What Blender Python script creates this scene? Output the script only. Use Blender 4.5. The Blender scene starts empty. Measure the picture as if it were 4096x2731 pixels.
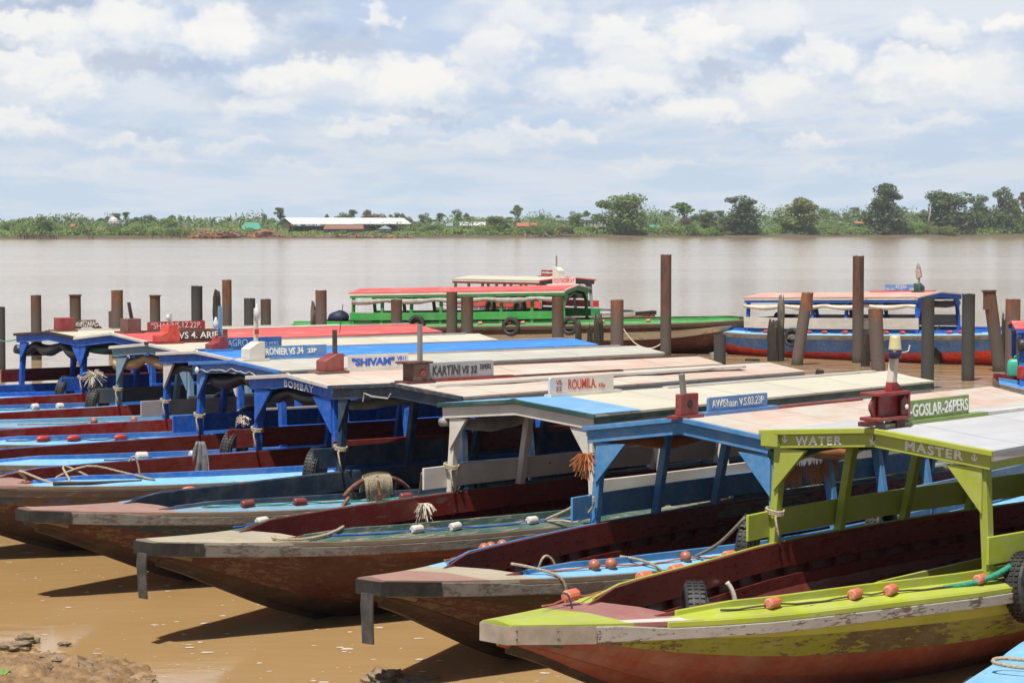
import bpy, math, random
import numpy as np
from mathutils import Vector, Matrix, noise as mnoise
R = math.radians
random.seed(7)
scene = bpy.context.scene
col = scene.collection

# ------------------------------------------------------------------ camera, sky, sun, exposure
CAMZ = 3.85
cd = bpy.data.cameras.new("camera")
cam = bpy.data.objects.new("camera", cd); col.objects.link(cam)
cd.sensor_width = 36.0
cd.lens = 9335.0 / 4096.0 * 36.0
cd.clip_start = 0.1; cd.clip_end = 9000
cam.location = (0, 0, CAMZ)
cam.rotation_euler = (R(90 - 2.806), 0, 0)
scene.camera = cam
SUN_EL, SUN_AZ = 66.0, 203.0          # azimuth clockwise from +Y
sd = Vector((math.sin(R(SUN_AZ)) * math.cos(R(SUN_EL)), math.cos(R(SUN_AZ)) * math.cos(R(SUN_EL)), math.sin(R(SUN_EL))))
ld = bpy.data.lights.new("sun", 'SUN'); ld.energy = 4.7; ld.angle = R(0.5); ld.color = (1.0, 0.955, 0.88)
sun = bpy.data.objects.new("sun", ld); col.objects.link(sun)
sun.rotation_euler = (-sd).to_track_quat('-Z', 'Y').to_euler()
sun.location = sd * 50
scene.render.engine = 'CYCLES'
scene.cycles.use_denoising = True
scene.cycles.max_bounces = 6
scene.cycles.diffuse_bounces = 3
scene.cycles.glossy_bounces = 3
scene.cycles.volume_bounces = 0
scene.cycles.transparent_max_bounces = 4
scene.cycles.sample_clamp_indirect = 6
vs = scene.view_settings
vs.view_transform = 'Standard'; vs.look = 'None'; vs.exposure = 0.22; vs.gamma = 1.0

def lin(r, g, b):
    f = lambda c: (c / 255 / 12.92) if c <= 10.3 else ((c / 255 + 0.055) / 1.055) ** 2.4
    return (f(r), f(g), f(b), 1.0)

class NT:
    """small helper round a node tree"""
    def __init__(s, tree):
        s.t = tree; s.n = tree.nodes; s.l = tree.links
    def node(s, ty, **kw):
        n = s.n.new(ty)
        for k, v in kw.items():
            setattr(n, k, v)
        return n
    def link(s, a, b): s.l.new(a, b)
    def val(s, sock, v):
        if hasattr(v, 'is_output') or hasattr(v, 'links'): s.l.new(v, sock)
        else: sock.default_value = v
    def math(s, op, a, b=None, c=None, clamp=False):
        n = s.n.new('ShaderNodeMath'); n.operation = op; n.use_clamp = clamp
        s.val(n.inputs[0], a)
        if b is not None: s.val(n.inputs[1], b)
        if c is not None: s.val(n.inputs[2], c)
        return n.outputs[0]
    def mix(s, f, a, b, blend='MIX'):
        n = s.n.new('ShaderNodeMix'); n.data_type = 'RGBA'; n.blend_type = blend
        s.val(n.inputs[0], f); s.val(n.inputs[6], a); s.val(n.inputs[7], b)
        return n.outputs[2]
    def noise(s, vec, scale=5.0, detail=4.0, rough=0.55, w=0.0, dist=0.0):
        n = s.n.new('ShaderNodeTexNoise'); n.noise_dimensions = '4D'
        s.link(vec, n.inputs['Vector'])
        n.inputs['W'].default_value = w; n.inputs['Scale'].default_value = scale
        n.inputs['Detail'].default_value = detail; n.inputs['Roughness'].default_value = rough
        n.inputs['Distortion'].default_value = dist
        return n.outputs['Fac']
    def ramp(s, fac, lo, hi, a=0.0, b=1.0, smooth=True):
        n = s.n.new('ShaderNodeMapRange'); n.clamp = True
        if smooth: n.interpolation_type = 'SMOOTHSTEP'
        s.val(n.inputs[0], fac); n.inputs[1].default_value = lo; n.inputs[2].default_value = hi
        n.inputs[3].default_value = a; n.inputs[4].default_value = b
        return n.outputs[0]
    def mapping(s, vec, sc=(1, 1, 1), loc=(0, 0, 0)):
        n = s.n.new('ShaderNodeMapping'); s.link(vec, n.inputs[0])
        n.inputs['Scale'].default_value = sc; n.inputs['Location'].default_value = loc
        return n.outputs[0]

def build_world():
    w = bpy.data.worlds.new("World"); scene.world = w; w.use_nodes = True
    t = NT(w.node_tree); t.n.clear()
    out = t.node('ShaderNodeOutputWorld'); bg = t.node('ShaderNodeBackground'); bg2 = t.node('ShaderNodeBackground'); mxs = t.node('ShaderNodeMixShader')
    t.link(bg2.outputs[0], mxs.inputs[1]); t.link(bg.outputs[0], mxs.inputs[2]); t.link(mxs.outputs[0], out.inputs[0])
    sky = t.node('ShaderNodeTexSky'); sky.sky_type = 'NISHITA'; sky.sun_disc = False
    sky.sun_elevation = R(SUN_EL); sky.sun_rotation = R(SUN_AZ); sky.air_density = 1.2; sky.dust_density = 2.0
    tc = t.node('ShaderNodeTexCoord')
    sep = t.node('ShaderNodeSeparateXYZ'); t.link(tc.outputs['Generated'], sep.inputs[0])
    dx, dy, dz = sep.outputs
    z = t.math('MAXIMUM', dz, 0.0)
    # direction as azimuth from +Y and elevation, billowed by noise
    az = t.math('ARCTAN2', dx, dy)
    comb = t.node('ShaderNodeCombineXYZ'); t.link(az, comb.inputs[0]); t.link(dz, comb.inputs[1])
    def vnoise(scale, detail, amp, stretch):
        mp = t.mapping(comb.outputs[0], (scale, scale * stretch, 1))
        n = t.node('ShaderNodeTexNoise'); t.link(mp, n.inputs['Vector']); n.inputs['Scale'].default_value = 1.0
        n.inputs['Detail'].default_value = detail; n.inputs['Roughness'].default_value = 0.62
        sb = t.node('ShaderNodeVectorMath'); sb.operation = 'SUBTRACT'; t.link(n.outputs['Color'], sb.inputs[0]); sb.inputs[1].default_value = (.5, .5, .5)
        ml = t.node('ShaderNodeVectorMath'); ml.operation = 'MULTIPLY'; t.link(sb.outputs[0], ml.inputs[0]); ml.inputs[1].default_value = (amp, amp * .8, 0)
        return ml.outputs[0]
    ad = t.node('ShaderNodeVectorMath'); ad.operation = 'ADD'
    t.link(comb.outputs[0], ad.inputs[0]); t.link(vnoise(40, 3, 0.034, 1.3), ad.inputs[1])
    ad2 = t.node('ShaderNodeVectorMath'); ad2.operation = 'ADD'; t.link(ad.outputs[0], ad2.inputs[0]); t.link(vnoise(150, 6, 0.015, 1.2), ad2.inputs[1])
    Pw = ad2.outputs[0]
    def patch(x, y, rx, ry, soft, top):
        f = 5360.0; ix, iy = f / rx, f / ry
        q = t.node('ShaderNodeVectorMath'); q.operation = 'MULTIPLY_ADD'; t.link(Pw, q.inputs[0])
        q.inputs[1].default_value = (ix, iy, 0); q.inputs[2].default_value = (-(x - 1176) / f * ix, -(521 - y) / f * iy, 0)
        ln = t.node('ShaderNodeVectorMath'); ln.operation = 'LENGTH'; t.link(q.outputs[0], ln.inputs[0])
        m_ = t.ramp(ln.outputs['Value'], 1.15, soft)
        if not top: return m_
        d_ = t.node('ShaderNodeVectorMath'); d_.operation = 'DOT_PRODUCT'; t.link(q.outputs[0], d_.inputs[0]); d_.inputs[1].default_value = (0, 1, 0)
        return t.math('MULTIPLY', m_, t.ramp(d_.outputs['Value'], -1.05, 0.15, 0.0, top))
    W_ = None
    for (x, y, rx, ry, k) in ((90, 75, 125, 48, .9), (300, 65, 115, 48, .85), (515, 80, 85, 66, 1), (110, 165, 100, 48, .9), (175, 218, 70, 36, .8), (700, 180, 145, 46, .95), (950, 190, 120, 66, 1), (872, 50, 36, 34, .9),
                              (1130, 130, 90, 66, .8), (1430, 92, 100, 48, .85), (1610, 92, 95, 62, 1), (1400, 200, 150, 52, .8), (1595, 262, 90, 42, .95), (1780, 212, 78, 62, .85), (1880, 150, 66, 54, .85), (2090, 182, 125, 58, .95),
                              (2120, 95, 80, 54, .8), (2290, 62, 60, 28, .95), (60, 292, 85, 42, .9), (1270, 305, 115, 24, .8), (830, 285, 90, 26, .7), (1860, 320, 70, 20, .7), (590, 250, 80, 30, .55), (1210, 60, 90, 60, .55), (1720, 60, 110, 60, .6),
                              (330, 352, 100, 24, .6), (560, 330, 70, 22, .55), (1440, 150, 80, 50, .6), (2260, 200, 80, 60, .6), (1090, 330, 120, 18, .45), (2120, 290, 110, 22, .5), (700, 375, 100, 14, .4), (1500, 385, 130, 14, .4), (200, 405, 140, 14, .35), (1950, 390, 130, 14, .35)):
        p_ = patch(x, y, rx * 1.18, ry * 1.15, .56, k); W_ = p_ if W_ is None else t.math('MAXIMUM', W_, p_)
    D_ = None
    for (x, y, rx, ry, k) in ((330, 150, 300, 34, .9), (110, 22, 230, 40, 1.0), (760, 105, 170, 60, .7), (1010, 265, 140, 17, .75), (350, 315, 150, 18, .75), (1640, 178, 130, 24, .8), (1790, 112, 80, 34, .5), (2090, 126, 110, 16, .6),
                              (1480, 242, 180, 15, .5), (640, 30, 150, 40, .6), (1400, 20, 60, 30, .3), (520, 210, 120, 40, .5), (40, 110, 90, 30, .6), (1180, 225, 90, 22, .5), (1700, 295, 110, 12, .45), (2000, 235, 90, 16, .45), (900, 325, 200, 12, .4)):
        p_ = t.math('MULTIPLY', patch(x, y, rx, ry, .25, 0), k); D_ = p_ if D_ is None else t.math('MAXIMUM', D_, p_)
    # thinner cloud everywhere, streaked flat towards the horizon
    s = t.math('POWER', t.math('DIVIDE', 1.0, t.math('ADD', z, 0.045)), 0.6)
    lz = t.math('LOGARITHM', t.math('ADD', z, 0.018), 2.718)
    c = t.node('ShaderNodeCombineXYZ'); t.link(t.math('MULTIPLY', az, t.math('MULTIPLY', s, 3.0)), c.inputs[0]); t.link(t.math('MULTIPLY', lz, 3.2), c.inputs[1])
    n0 = t.noise(c.outputs[0], 1.5, 7.0, 0.58, 4.4, 0.3)
    veil = t.ramp(n0, 0.38, 0.60)
    bandp = t.ramp(z, 0.0, 0.012, 0.55, 1.0)
    dark = t.mix(t.ramp(z, 0.0, 0.09), (0.56, 0.69, 0.86, 1), (0.37, 0.46, 0.63, 1))
    gap = t.mix(t.ramp(z, 0.0, 0.09), (0.62, 0.75, 0.90, 1), (0.53, 0.64, 0.83, 1))
    mid = t.mix(t.ramp(z, 0.0, 0.06), (0.74, 0.82, 0.91, 1), (0.76, 0.81, 0.88, 1))
    white = t.mix(t.ramp(z, 0.0, 0.045), (0.80, 0.84, 0.88, 1), (0.97, 0.955, 0.925, 1))
    low = t.mix(t.math('MULTIPLY', veil, bandp), gap, mid)
    plainlow = low
    low = t.mix(t.math('MULTIPLY', D_, .65), low, dark)
    low = t.mix(t.math('MULTIPLY', W_, t.ramp(n0, 0.25, 0.55, .70, 1.0)), low, white)
    nish = t.mix(1.0, sky.outputs[0], (0.055, 0.055, 0.055, 1), 'MULTIPLY')
    up = t.ramp(z, 0.22, 0.45)
    # the modelled cumulus bank stands over the far shore; round the rest of the horizon the veil and blue sky suffice
    fw = t.math('MULTIPLY', t.ramp(t.math('ABSOLUTE', az), 0.30, 0.42, 1.0, 0.0), t.ramp(z, 0.14, 0.22, 1.0, 0.0))
    t.link(fw, mxs.inputs[0]); t.link(t.mix(up, plainlow, nish), bg2.inputs[0])
    colr = t.mix(up, low, nish)
    t.link(colr, bg.inputs[0]); bg.inputs[1].default_value = 0.89; bg2.inputs[1].default_value = 0.62
    w.cycles.sampling_method = 'MANUAL'; w.cycles.sample_map_resolution = 512
build_world()

# ------------------------------------------------------------------ object helpers
def link(o, parent=None):
    col.objects.link(o)
    if parent is not None: o.parent = parent
    return o
def tag(o, label=None, cat=None, group=None, kind=None):
    if label: o['label'] = label
    if cat: o['category'] = cat
    if group: o['group'] = group
    if kind: o['kind'] = kind
    return o
def thing(name, label, cat, loc=(0, 0, 0), rot=(0, 0, 0), group=None):
    o = bpy.data.objects.new(name, None); o.empty_display_size = 0.2
    link(o); o.location = loc; o.rotation_euler = rot
    return tag(o, label, cat, group)

class MB:
    """collects vertices and faces; build() links them as ONE mesh object"""
    def __init__(s): s.v = []; s.f = []; s.mi = []
    def add(s, verts, faces, mi=0):
        b = len(s.v); s.v += [tuple(v) for v in verts]
        s.f += [tuple(b + i for i in f) for f in faces]; s.mi += [mi] * len(faces)
        return s
    def box(s, c, d, M=None, mi=0):
        x, y, z = d[0] / 2, d[1] / 2, d[2] / 2
        vs_ = [Vector((sx * x, sy * y, sz * z)) for sx in (-1, 1) for sy in (-1, 1) for sz in (-1, 1)]
        if M is not None: vs_ = [M @ v for v in vs_]
        vs_ = [v + Vector(c) for v in vs_]
        return s.add(vs_, [(0, 1, 3, 2), (4, 6, 7, 5), (0, 4, 5, 1), (2, 3, 7, 6), (0, 2, 6, 4), (1, 5, 7, 3)], mi)
    def bar(s, p, q, w, h, up=(0, 0, 1), mi=0, taper=1.0):
        p = Vector(p); q = Vector(q); d = (q - p).normalized(); u = Vector(up)
        if abs(d.dot(u)) > 0.99: u = Vector((1, 0, 0))
        sd_ = d.cross(u).normalized(); u = sd_.cross(d).normalized()
        a = []
        for P, k in ((p, 1.0), (q, taper)):
            for sx, sy in ((-1, -1), (1, -1), (1, 1), (-1, 1)):
                a.append(P + sd_ * (sx * w / 2 * k) + u * (sy * h / 2 * k))
        return s.add(a, [(0, 3, 2, 1), (4, 5, 6, 7), (0, 1, 5, 4), (1, 2, 6, 5), (2, 3, 7, 6), (3, 0, 4, 7)], mi)
    def sweep(s, secs, mi=0, closed=True, caps=True):
        n = len(secs[0]); vs_ = [p for sec in secs for p in sec]; fs = []
        for i in range(len(secs) - 1):
            for j in range(n if closed else n - 1):
                k = (j + 1) % n
                fs.append((i * n + j, i * n + k, (i + 1) * n + k, (i + 1) * n + j))
        if caps and closed:
            fs.append(tuple(range(n - 1, -1, -1))); b = (len(secs) - 1) * n
            fs.append(tuple(range(b, b + n)))
        return s.add(vs_, fs, mi)
    def tube(s, pts, r, n=6, mi=0, rad=None):
        pts = [Vector(p) for p in pts]; secs = []; up = Vector((0, 0, 1))
        for i, p in enumerate(pts):
            d = (pts[min(i + 1, len(pts) - 1)] - pts[max(i - 1, 0)]).normalized()
            u = up if abs(d.dot(up)) < 0.95 else Vector((1, 0, 0))
            a = d.cross(u).normalized(); b = a.cross(d)
            rr = rad[i] if rad else r
            secs.append([p + a * (math.cos(k / n * 2 * math.pi) * rr) + b * (math.sin(k / n * 2 * math.pi) * rr) for k in range(n)])
        return s.sweep(secs, mi)
    def lathe(s, prof, c=(0, 0, 0), n=16, axis='Z', mi=0, wob=None):
        secs = []
        for r, h in prof:
            sec = []
            for k in range(n):
                a = k / n * 2 * math.pi
                rr = r * (wob(a, h) if wob else 1)
                x, y = rr * math.cos(a), rr * math.sin(a)
                p = {'Z': (x, y, h), 'X': (h, x, y), 'Y': (y, h, x)}[axis]
                sec.append((p[0] + c[0], p[1] + c[1], p[2] + c[2]))
            secs.append(sec)
        return s.sweep(secs, mi)
    def prism(s, poly, t0, t1, plane='YZ', mi=0):
        f = {'YZ': lambda a, b, t: (t, a, b), 'XZ': lambda a, b, t: (a, t, b), 'XY': lambda a, b, t: (a, b, t)}[plane]
        return s.sweep([[f(a, b, t0) for a, b in poly], [f(a, b, t1) for a, b in poly]], mi)
    def blob(s, c, r, seed=0, nu=10, nv=7, amp=0.25, fr=1.6, mi=0):
        secs = []
        for i in range(nv + 1):
            th = math.pi * i / nv; sec = []
            for k in range(nu):
                a = 2 * math.pi * k / nu
                d = Vector((math.sin(th) * math.cos(a), math.sin(th) * math.sin(a), math.cos(th)))
                m = 1 + amp * (mnoise.fractal(d * fr + Vector((seed * 3.1, seed * 1.7, seed)), 1, 2, 5) if amp > .3 else mnoise.noise(d * fr + Vector((seed * 3.1, seed * 1.7, seed))))
                sec.append((c[0] + d.x * r[0] * m, c[1] + d.y * r[1] * m, c[2] + d.z * r[2] * m))
            secs.append(sec)
        return s.sweep(secs, mi)
    def mesh(s, name, mats, smooth=False):
        m = bpy.data.meshes.new(name); m.from_pydata(s.v, [], s.f)
        for k in (mats if isinstance(mats, (list, tuple)) else [mats]): m.materials.append(k)
        if any(s.mi): m.polygons.foreach_set('material_index', s.mi)
        if smooth: m.polygons.foreach_set('use_smooth', [True] * len(s.f))
        m.update(); return m
    def build(s, name, mats, parent=None, smooth=False, bev=0.0, label=None, fix=True):
        m = s.mesh(name, mats, smooth)
        if fix:
            import bmesh
            b = bmesh.new(); b.from_mesh(m); bmesh.ops.recalc_face_normals(b, faces=b.faces); b.to_mesh(m); b.free()
        o = bpy.data.objects.new(name, m); link(o, parent)
        if bev:
            md = o.modifiers.new('bevel', 'BEVEL'); md.width = bev; md.segments = 1; md.limit_method = 'ANGLE'
        if label: o['label'] = label
        return o

def text_mesh(body, bold=0.0, spacing=1.0, shear=0.0):
    c = bpy.data.curves.new('lettering', 'FONT'); c.body = body; c.size = 1; c.offset = bold
    c.space_character = spacing; c.shear = shear; c.resolution_u = 3; c.extrude = 0.01
    o = bpy.data.objects.new('tmp', c); col.objects.link(o)
    dg = bpy.context.evaluated_depsgraph_get()
    m = bpy.data.meshes.new_from_object(o.evaluated_get(dg))
    bpy.data.objects.remove(o); bpy.data.curves.remove(c)
    return m
def lettering(body, fit, M, mat, parent, bold=0.012, shear=0.0, spacing=1.0, wob=0.03, slope=0.0):
    """text fitted to the rectangle fit=(u0,u1,v0,v1) of the plane M (x=u, y=v, z=outwards)"""
    m = text_mesh(body, bold, spacing, shear)
    n = len(m.vertices); a = np.empty(n * 3); m.vertices.foreach_get('co', a); a = a.reshape(-1, 3)
    lo, hi = a.min(0), a.max(0); u0, u1, v0, v1 = fit
    u = (a[:, 0] - lo[0]) / (hi[0] - lo[0]); v = (a[:, 1] - lo[1]) / (hi[1] - lo[1])
    x = u0 + u * (u1 - u0); y = v0 + v * (v1 - v0) + slope * (u - 0.5) * (u1 - u0)
    if wob:
        ph = len(body)
        y = y + wob * np.sin(u * 9 + ph) * (v1 - v0); x = x + wob * np.sin(v * 3 + u * 14 + ph) * (v1 - v0)
    z = (a[:, 2] - lo[2]) / max(hi[2] - lo[2], 1e-6) * 0.003 + 0.001
    P = np.stack([x, y, z], 1) @ np.array(M.to_3x3()).T + np.array(M.translation)
    m.vertices.foreach_set('co', P.ravel()); m.materials.clear(); m.materials.append(mat); m.update()
    o = bpy.data.objects.new('lettering', m); link(o, parent); return o

# ------------------------------------------------------------------ materials
MATS = {}
_seed = [0]
def newmat(name):
    m = bpy.data.materials.new(name); m.use_nodes = True
    t = NT(m.node_tree); p = t.n['Principled BSDF']
    return m, t, p
def bump(t, p, h, strength=0.3, dist=0.01):
    b = t.node('ShaderNodeBump'); b.inputs['Strength'].default_value = strength; b.inputs['Distance'].default_value = dist
    t.link(h, b.inputs['Height']); t.link(b.outputs[0], p.inputs['Normal'])
def paint(name, c, wear=0.15, wood=(0.09, 0.055, 0.035, 1), rough=0.5, axis='X', grime=0.35, var=0.12, dust=0.20, scale=1.0, patchy=0.45):
    """old brush paint on wood: worn along the grain, grimy, a little uneven in colour"""
    if name in MATS: return MATS[name]
    m, t, p = newmat(name); _seed[0] += 1; w = _seed[0] * 1.73
    tc = t.node('ShaderNodeTexCoord').outputs['Object']
    sc = {'X': (1.3, 9, 9), 'Z': (9, 9, 1.3), 'N': (4, 4, 4)}[axis]
    sc = tuple(k * scale for k in sc)
    g = t.mapping(tc, sc)
    n1 = t.noise(g, 2.6, 7, 0.68, w)
    n2 = t.noise(tc, 1.4, 4, 0.6, w + 5)
    n3 = t.noise(tc, 14, 4, 0.6, w + 9)
    thr = 0.70 - 0.30 * wear
    chip = t.ramp(t.math('ADD', n1, t.math('MULTIPLY', t.math('SUBTRACT', n2, 0.5), patchy)), thr, thr + 0.05)
    hv = t.node('ShaderNodeHueSaturation'); hv.inputs['Color'].default_value = c
    t.link(t.ramp(n2, 0.3, 0.7, 1 - var, 1 + var), hv.inputs['Value'])
    t.link(t.ramp(n3, 0.3, 0.7, 1.06, 0.90), hv.inputs['Saturation'])
    base = hv.outputs[0]
    wv = t.mix(t.noise(g, 5, 4, 0.6, w + 2), wood, tuple(k * 2.1 for k in wood[:3]) + (1,))
    base = t.mix(chip, base, wv)
    gm = t.ramp(t.noise(g, 1.1, 6, 0.7, w + 3), 0.48, 0.75, 0, grime)
    base = t.mix(gm, base, (0.10, 0.085, 0.06, 1))
    base = t.mix(t.ramp(t.noise(tc, 3.3, 5, .65, w + 11), .38, .72, .02, dust), base, (0.46, 0.42, 0.36, 1))
    t.link(base, p.inputs['Base Color'])
    t.link(t.ramp(n1, 0.3, 0.75, rough - 0.08, min(1, rough + 0.25)), p.inputs['Roughness'])
    h = t.math('SUBTRACT', t.math('MULTIPLY', n1, 0.5), t.math('MULTIPLY', chip, 0.5))
    bump(t, p, h, 0.35, 0.006)
    MATS[name] = m; return m
def plain(name, c, rough=0.5, metal=0.0, var=0.12, sc=6.0, bmp=0.0, c2=None, thr=(0.45, 0.6)):
    if name in MATS: return MATS[name]
    m, t, p = newmat(name); _seed[0] += 1; w = _seed[0] * 2.31
    tc = t.node('ShaderNodeTexCoord').outputs['Object']
    n = t.noise(tc, sc, 5, 0.6, w)
    b = t.mix(t.ramp(n, 0.3, 0.7), tuple(k * (1 - var) for k in c[:3]) + (1,), tuple(min(1, k * (1 + var)) for k in c[:3]) + (1,))
    if c2 is not None:
        b = t.mix(t.ramp(t.noise(tc, sc * 0.6, 7, 0.66, w + 4), thr[0], thr[1]), b, c2)
    t.link(b, p.inputs['Base Color']); p.inputs['Roughness'].default_value = rough; p.inputs['Metallic'].default_value = metal
    if bmp: bump(t, p, n, bmp, 0.02)
    MATS[name] = m; return m
def roofmat(name, c, c2, amt=0.5, rough=0.6):
    """painted canvas roof: faded, stained and scuffed lengthways"""
    if name in MATS: return MATS[name]
    m, t, p = newmat(name); _seed[0] += 1; w = _seed[0] * 1.37
    tc = t.node('ShaderNodeTexCoord').outputs['Object']
    g = t.mapping(tc, (0.55, 2.2, 2.2))
    n1 = t.noise(g, 2.4, 8, 0.66, w); n2 = t.noise(tc, 0.9, 4, 0.6, w + 4); n3 = t.noise(t.mapping(tc, (0.5, 12, 3)), 3.0, 5, 0.7, w + 7)
    b = t.mix(t.ramp(n1, 0.62 - 0.3 * amt, 0.80 - 0.3 * amt), c, c2)
    b = t.mix(t.ramp(n2, 0.35, 0.7, 0, 0.28), b, tuple(k * 0.72 for k in c2[:3]) + (1,))
    b = t.mix(t.ramp(n3, 0.60, 0.78, 0, 0.40), b, tuple(k * 0.55 for k in c[:3]) + (1,))
    sp = t.node('ShaderNodeSeparateXYZ'); t.link(tc, sp.inputs[0])
    fr = t.math('FRACT', t.math('ADD', t.math('DIVIDE', sp.outputs[0], 1.22), t.math('MULTIPLY', n2, 0.04)))
    seam = t.ramp(t.math('ABSOLUTE', t.math('SUBTRACT', fr, 0.5)), 0.008, 0.022, 1.0, 0.0)
    b = t.mix(t.math('MULTIPLY', seam, 0.45), b, tuple(k * 0.5 for k in c2[:3]) + (1,))
    t.link(b, p.inputs['Base Color']); t.link(t.ramp(n1, 0.3, 0.7, rough - 0.1, rough + 0.2), p.inputs['Roughness'])
    wr = t.noise(t.mapping(tc, (2.2, 0.8, 1)), 2.0, 4, 0.6, w + 12, 0.8)
    bump(t, p, t.math('ADD', t.math('ADD', n1, t.math('MULTIPLY', n2, 2.0)), t.math('ADD', t.math('MULTIPLY', wr, 1.6), t.math('MULTIPLY', seam, 0.6))), 0.45, 0.014)
    MATS[name] = m; return m

WOOD = (0.075, 0.045, 0.028, 1)
GREYWOOD = (0.20, 0.17, 0.14, 1)
def P(n, rgb, k=1.0, **kw):
    c = lin(*rgb); return paint(n, tuple(v * k for v in c[:3]) + (1,), **kw)
greywood = P('weathered_deck_edge_wood', (150, 128, 104), 0.62, wear=0.5, rough=0.7, wood=(0.11, 0.085, 0.06, 1), scale=1.6)
lime = P('lime_paint', (188, 200, 62), 0.80, wear=0.02, rough=0.38, grime=0.12)
lime_post = P('lime_post_paint', (180, 194, 54), 0.76, wear=0.02, axis='Z', rough=0.38, grime=0.12)
lime_worn = P('worn_lime_paint', (176, 190, 48), 0.62, wear=0.66, scale=1.5, patchy=1.0, rough=0.55, wood=(0.075, 0.055, 0.03, 1))
red_int = P('oxblood_interior_paint', (128, 42, 34), 0.75, wear=-0.1, rough=0.28, grime=0.12, dust=0.05)
red_bright = P('red_interior_paint', (190, 30, 26), 0.62, wear=0.08, rough=0.35, grime=0.25)
red_flake = P('flaking_red_paint', (158, 32, 28), 0.50, dust=0.05, wear=0.42, rough=0.5)
red_bottom = P('red_bottom_paint', (142, 68, 54), 1.0, wear=0.10, rough=0.55, grime=0.5)
redbrown = P('red_brown_hull_paint', (120, 38, 34), 0.38, wear=0.46, scale=1.6, patchy=0.8, dust=0.04, rough=0.55, grime=0.5)
brownwood = P('bare_brown_wood', (104, 68, 52), 0.36, dust=0.06, wear=0.35, rough=0.7, grime=0.5)
palewood = P('whitish_worn_strake', (206, 200, 194), 0.70, wear=0.64, scale=2.0, patchy=0.8, rough=0.6, grime=0.45, wood=(0.085, 0.055, 0.04, 1))
darkrub = P('dark_worn_strake', (170, 165, 160), 0.42, wear=0.86, scale=1.8, patchy=0.8, rough=0.65, grime=0.4, wood=(0.06, 0.042, 0.032, 1))
ltblue = P('light_blue_deck_paint', (132, 200, 242), 0.86, wear=0.26, rough=0.5, grime=0.2, wood=(0.17, 0.13, 0.09, 1))
dustblue = P('dusty_blue_deck_paint', (124, 180, 214), 0.72, wear=0.50, rough=0.6, grime=0.3, wood=(0.16, 0.14, 0.11, 1))
greenwood = P('worn_green_deck_paint', (70, 118, 108), 0.55, wear=0.58, rough=0.6, grime=0.3, wood=(0.18, 0.15, 0.10, 1))
brightblue = P('bright_blue_paint', (60, 140, 236), 0.66, wear=0.24, rough=0.45, grime=0.15, wood=(0.2, 0.16, 0.12, 1))
skyblue = P('sky_blue_paint', (76, 158, 224), 0.68, wear=0.08, rough=0.45, grime=0.15)
skyblue_post = P('sky_blue_post_paint', (76, 158, 224), 0.68, wear=0.08, axis='Z', rough=0.45, grime=0.15)
royal = P('royal_blue_paint', (4, 108, 226), 0.72, wear=0.05, dust=0.02, rough=0.5, grime=0.06)
royal_post = P('royal_blue_post_paint', (4, 108, 226), 0.72, wear=0.05, dust=0.02, axis='Z', rough=0.5, grime=0.06)
navy = P('navy_paint', (34, 74, 110), 0.55, wear=0.05, rough=0.45, grime=0.2)
navy_post = P('navy_post_paint', (34, 78, 118), 0.6, wear=0.05, axis='Z', rough=0.45, grime=0.2)
navy_worn = P('worn_navy_paint', (44, 80, 112), 0.45, dust=0.06, wear=0.50, rough=0.6)
blue_worn = P('blue_flaking_to_wood', (40, 86, 170), 0.55, wear=0.66, rough=0.6)
white = P('white_paint', (232, 226, 216), 0.86, wear=0.05, rough=0.5, grime=0.22)
white_post = P('white_post_paint', (232, 224, 212), 0.86, wear=0.10, axis='Z', rough=0.5, grime=0.22)
white_worn = P('worn_white_paint', (226, 222, 214), 0.80, wear=0.34, rough=0.55, grime=0.35, wood=GREYWOOD)
greyblue = P('grey_blue_paint', (138, 178, 206), 0.66, wear=0.05, rough=0.5)
greyblue_post = P('grey_blue_post_paint', (138, 184, 216), 0.7, wear=0.05, axis='Z', rough=0.5)
slate = P('slate_blue_paint', (96, 122, 142), 0.55, wear=0.05, rough=0.55)
palegrey = P('pale_grey_paint', (196, 192, 196), 0.75, wear=0.05, rough=0.55)
green = P('bright_green_paint', (42, 178, 76), 0.72, wear=0.08, rough=0.45)
green_post = P('bright_green_post_paint', (34, 160, 66), 0.7, wear=0.05, axis='Z', rough=0.45)
darkgreen = P('dark_green_paint', (24, 92, 88), 0.6, wear=0.18, rough=0.5)
oldpink = P('faded_pink_deck_paint', (180, 136, 122), 0.80, wear=0.18, rough=0.55, grime=0.2, wood=(0.22, 0.15, 0.11, 1))
pinkred = P('dull_pink_deck_paint', (160, 100, 94), 0.95, wear=0.04, rough=0.5, grime=0.2)
greydeck = P('bare_grey_deck_wood', (188, 176, 152), 0.85, wear=0.30, rough=0.65, wood=(0.16, 0.13, 0.09, 1))
signred = P('sign_red_paint', (176, 48, 52), 0.72, wear=0.06, rough=0.5)
signmaroon = P('sign_maroon_paint', (110, 34, 32), 0.62, wear=0.04, rough=0.5)
signblue = P('sign_blue_paint', (104, 160, 226), 0.72, wear=0.05, rough=0.5)
signteal = P('sign_teal_blue_paint', (38, 110, 168), 0.7, wear=0.06, rough=0.5)
signgreen = P('sign_sage_green_paint', (146, 172, 92), 0.72, wear=0.02, rough=0.5)
signgrey = P('sign_grey_paint', (186, 190, 196), 0.72, wear=0.04, rough=0.5)
vermilion = P('vermilion_hull_paint', (214, 50, 34), 1.0, wear=0.04, rough=0.5, grime=0.3)
hullblue = P('hull_blue_paint', (36, 110, 200), 1.0, wear=0.05, rough=0.5, grime=0.25)
boxred = P('lamp_box_red_paint', (158, 40, 38), 0.72, wear=0.10, rough=0.4, axis='N')
boxwood = P('weathered_box_wood', (138, 98, 84), 0.6, wear=0.3, rough=0.7, axis='N')
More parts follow.
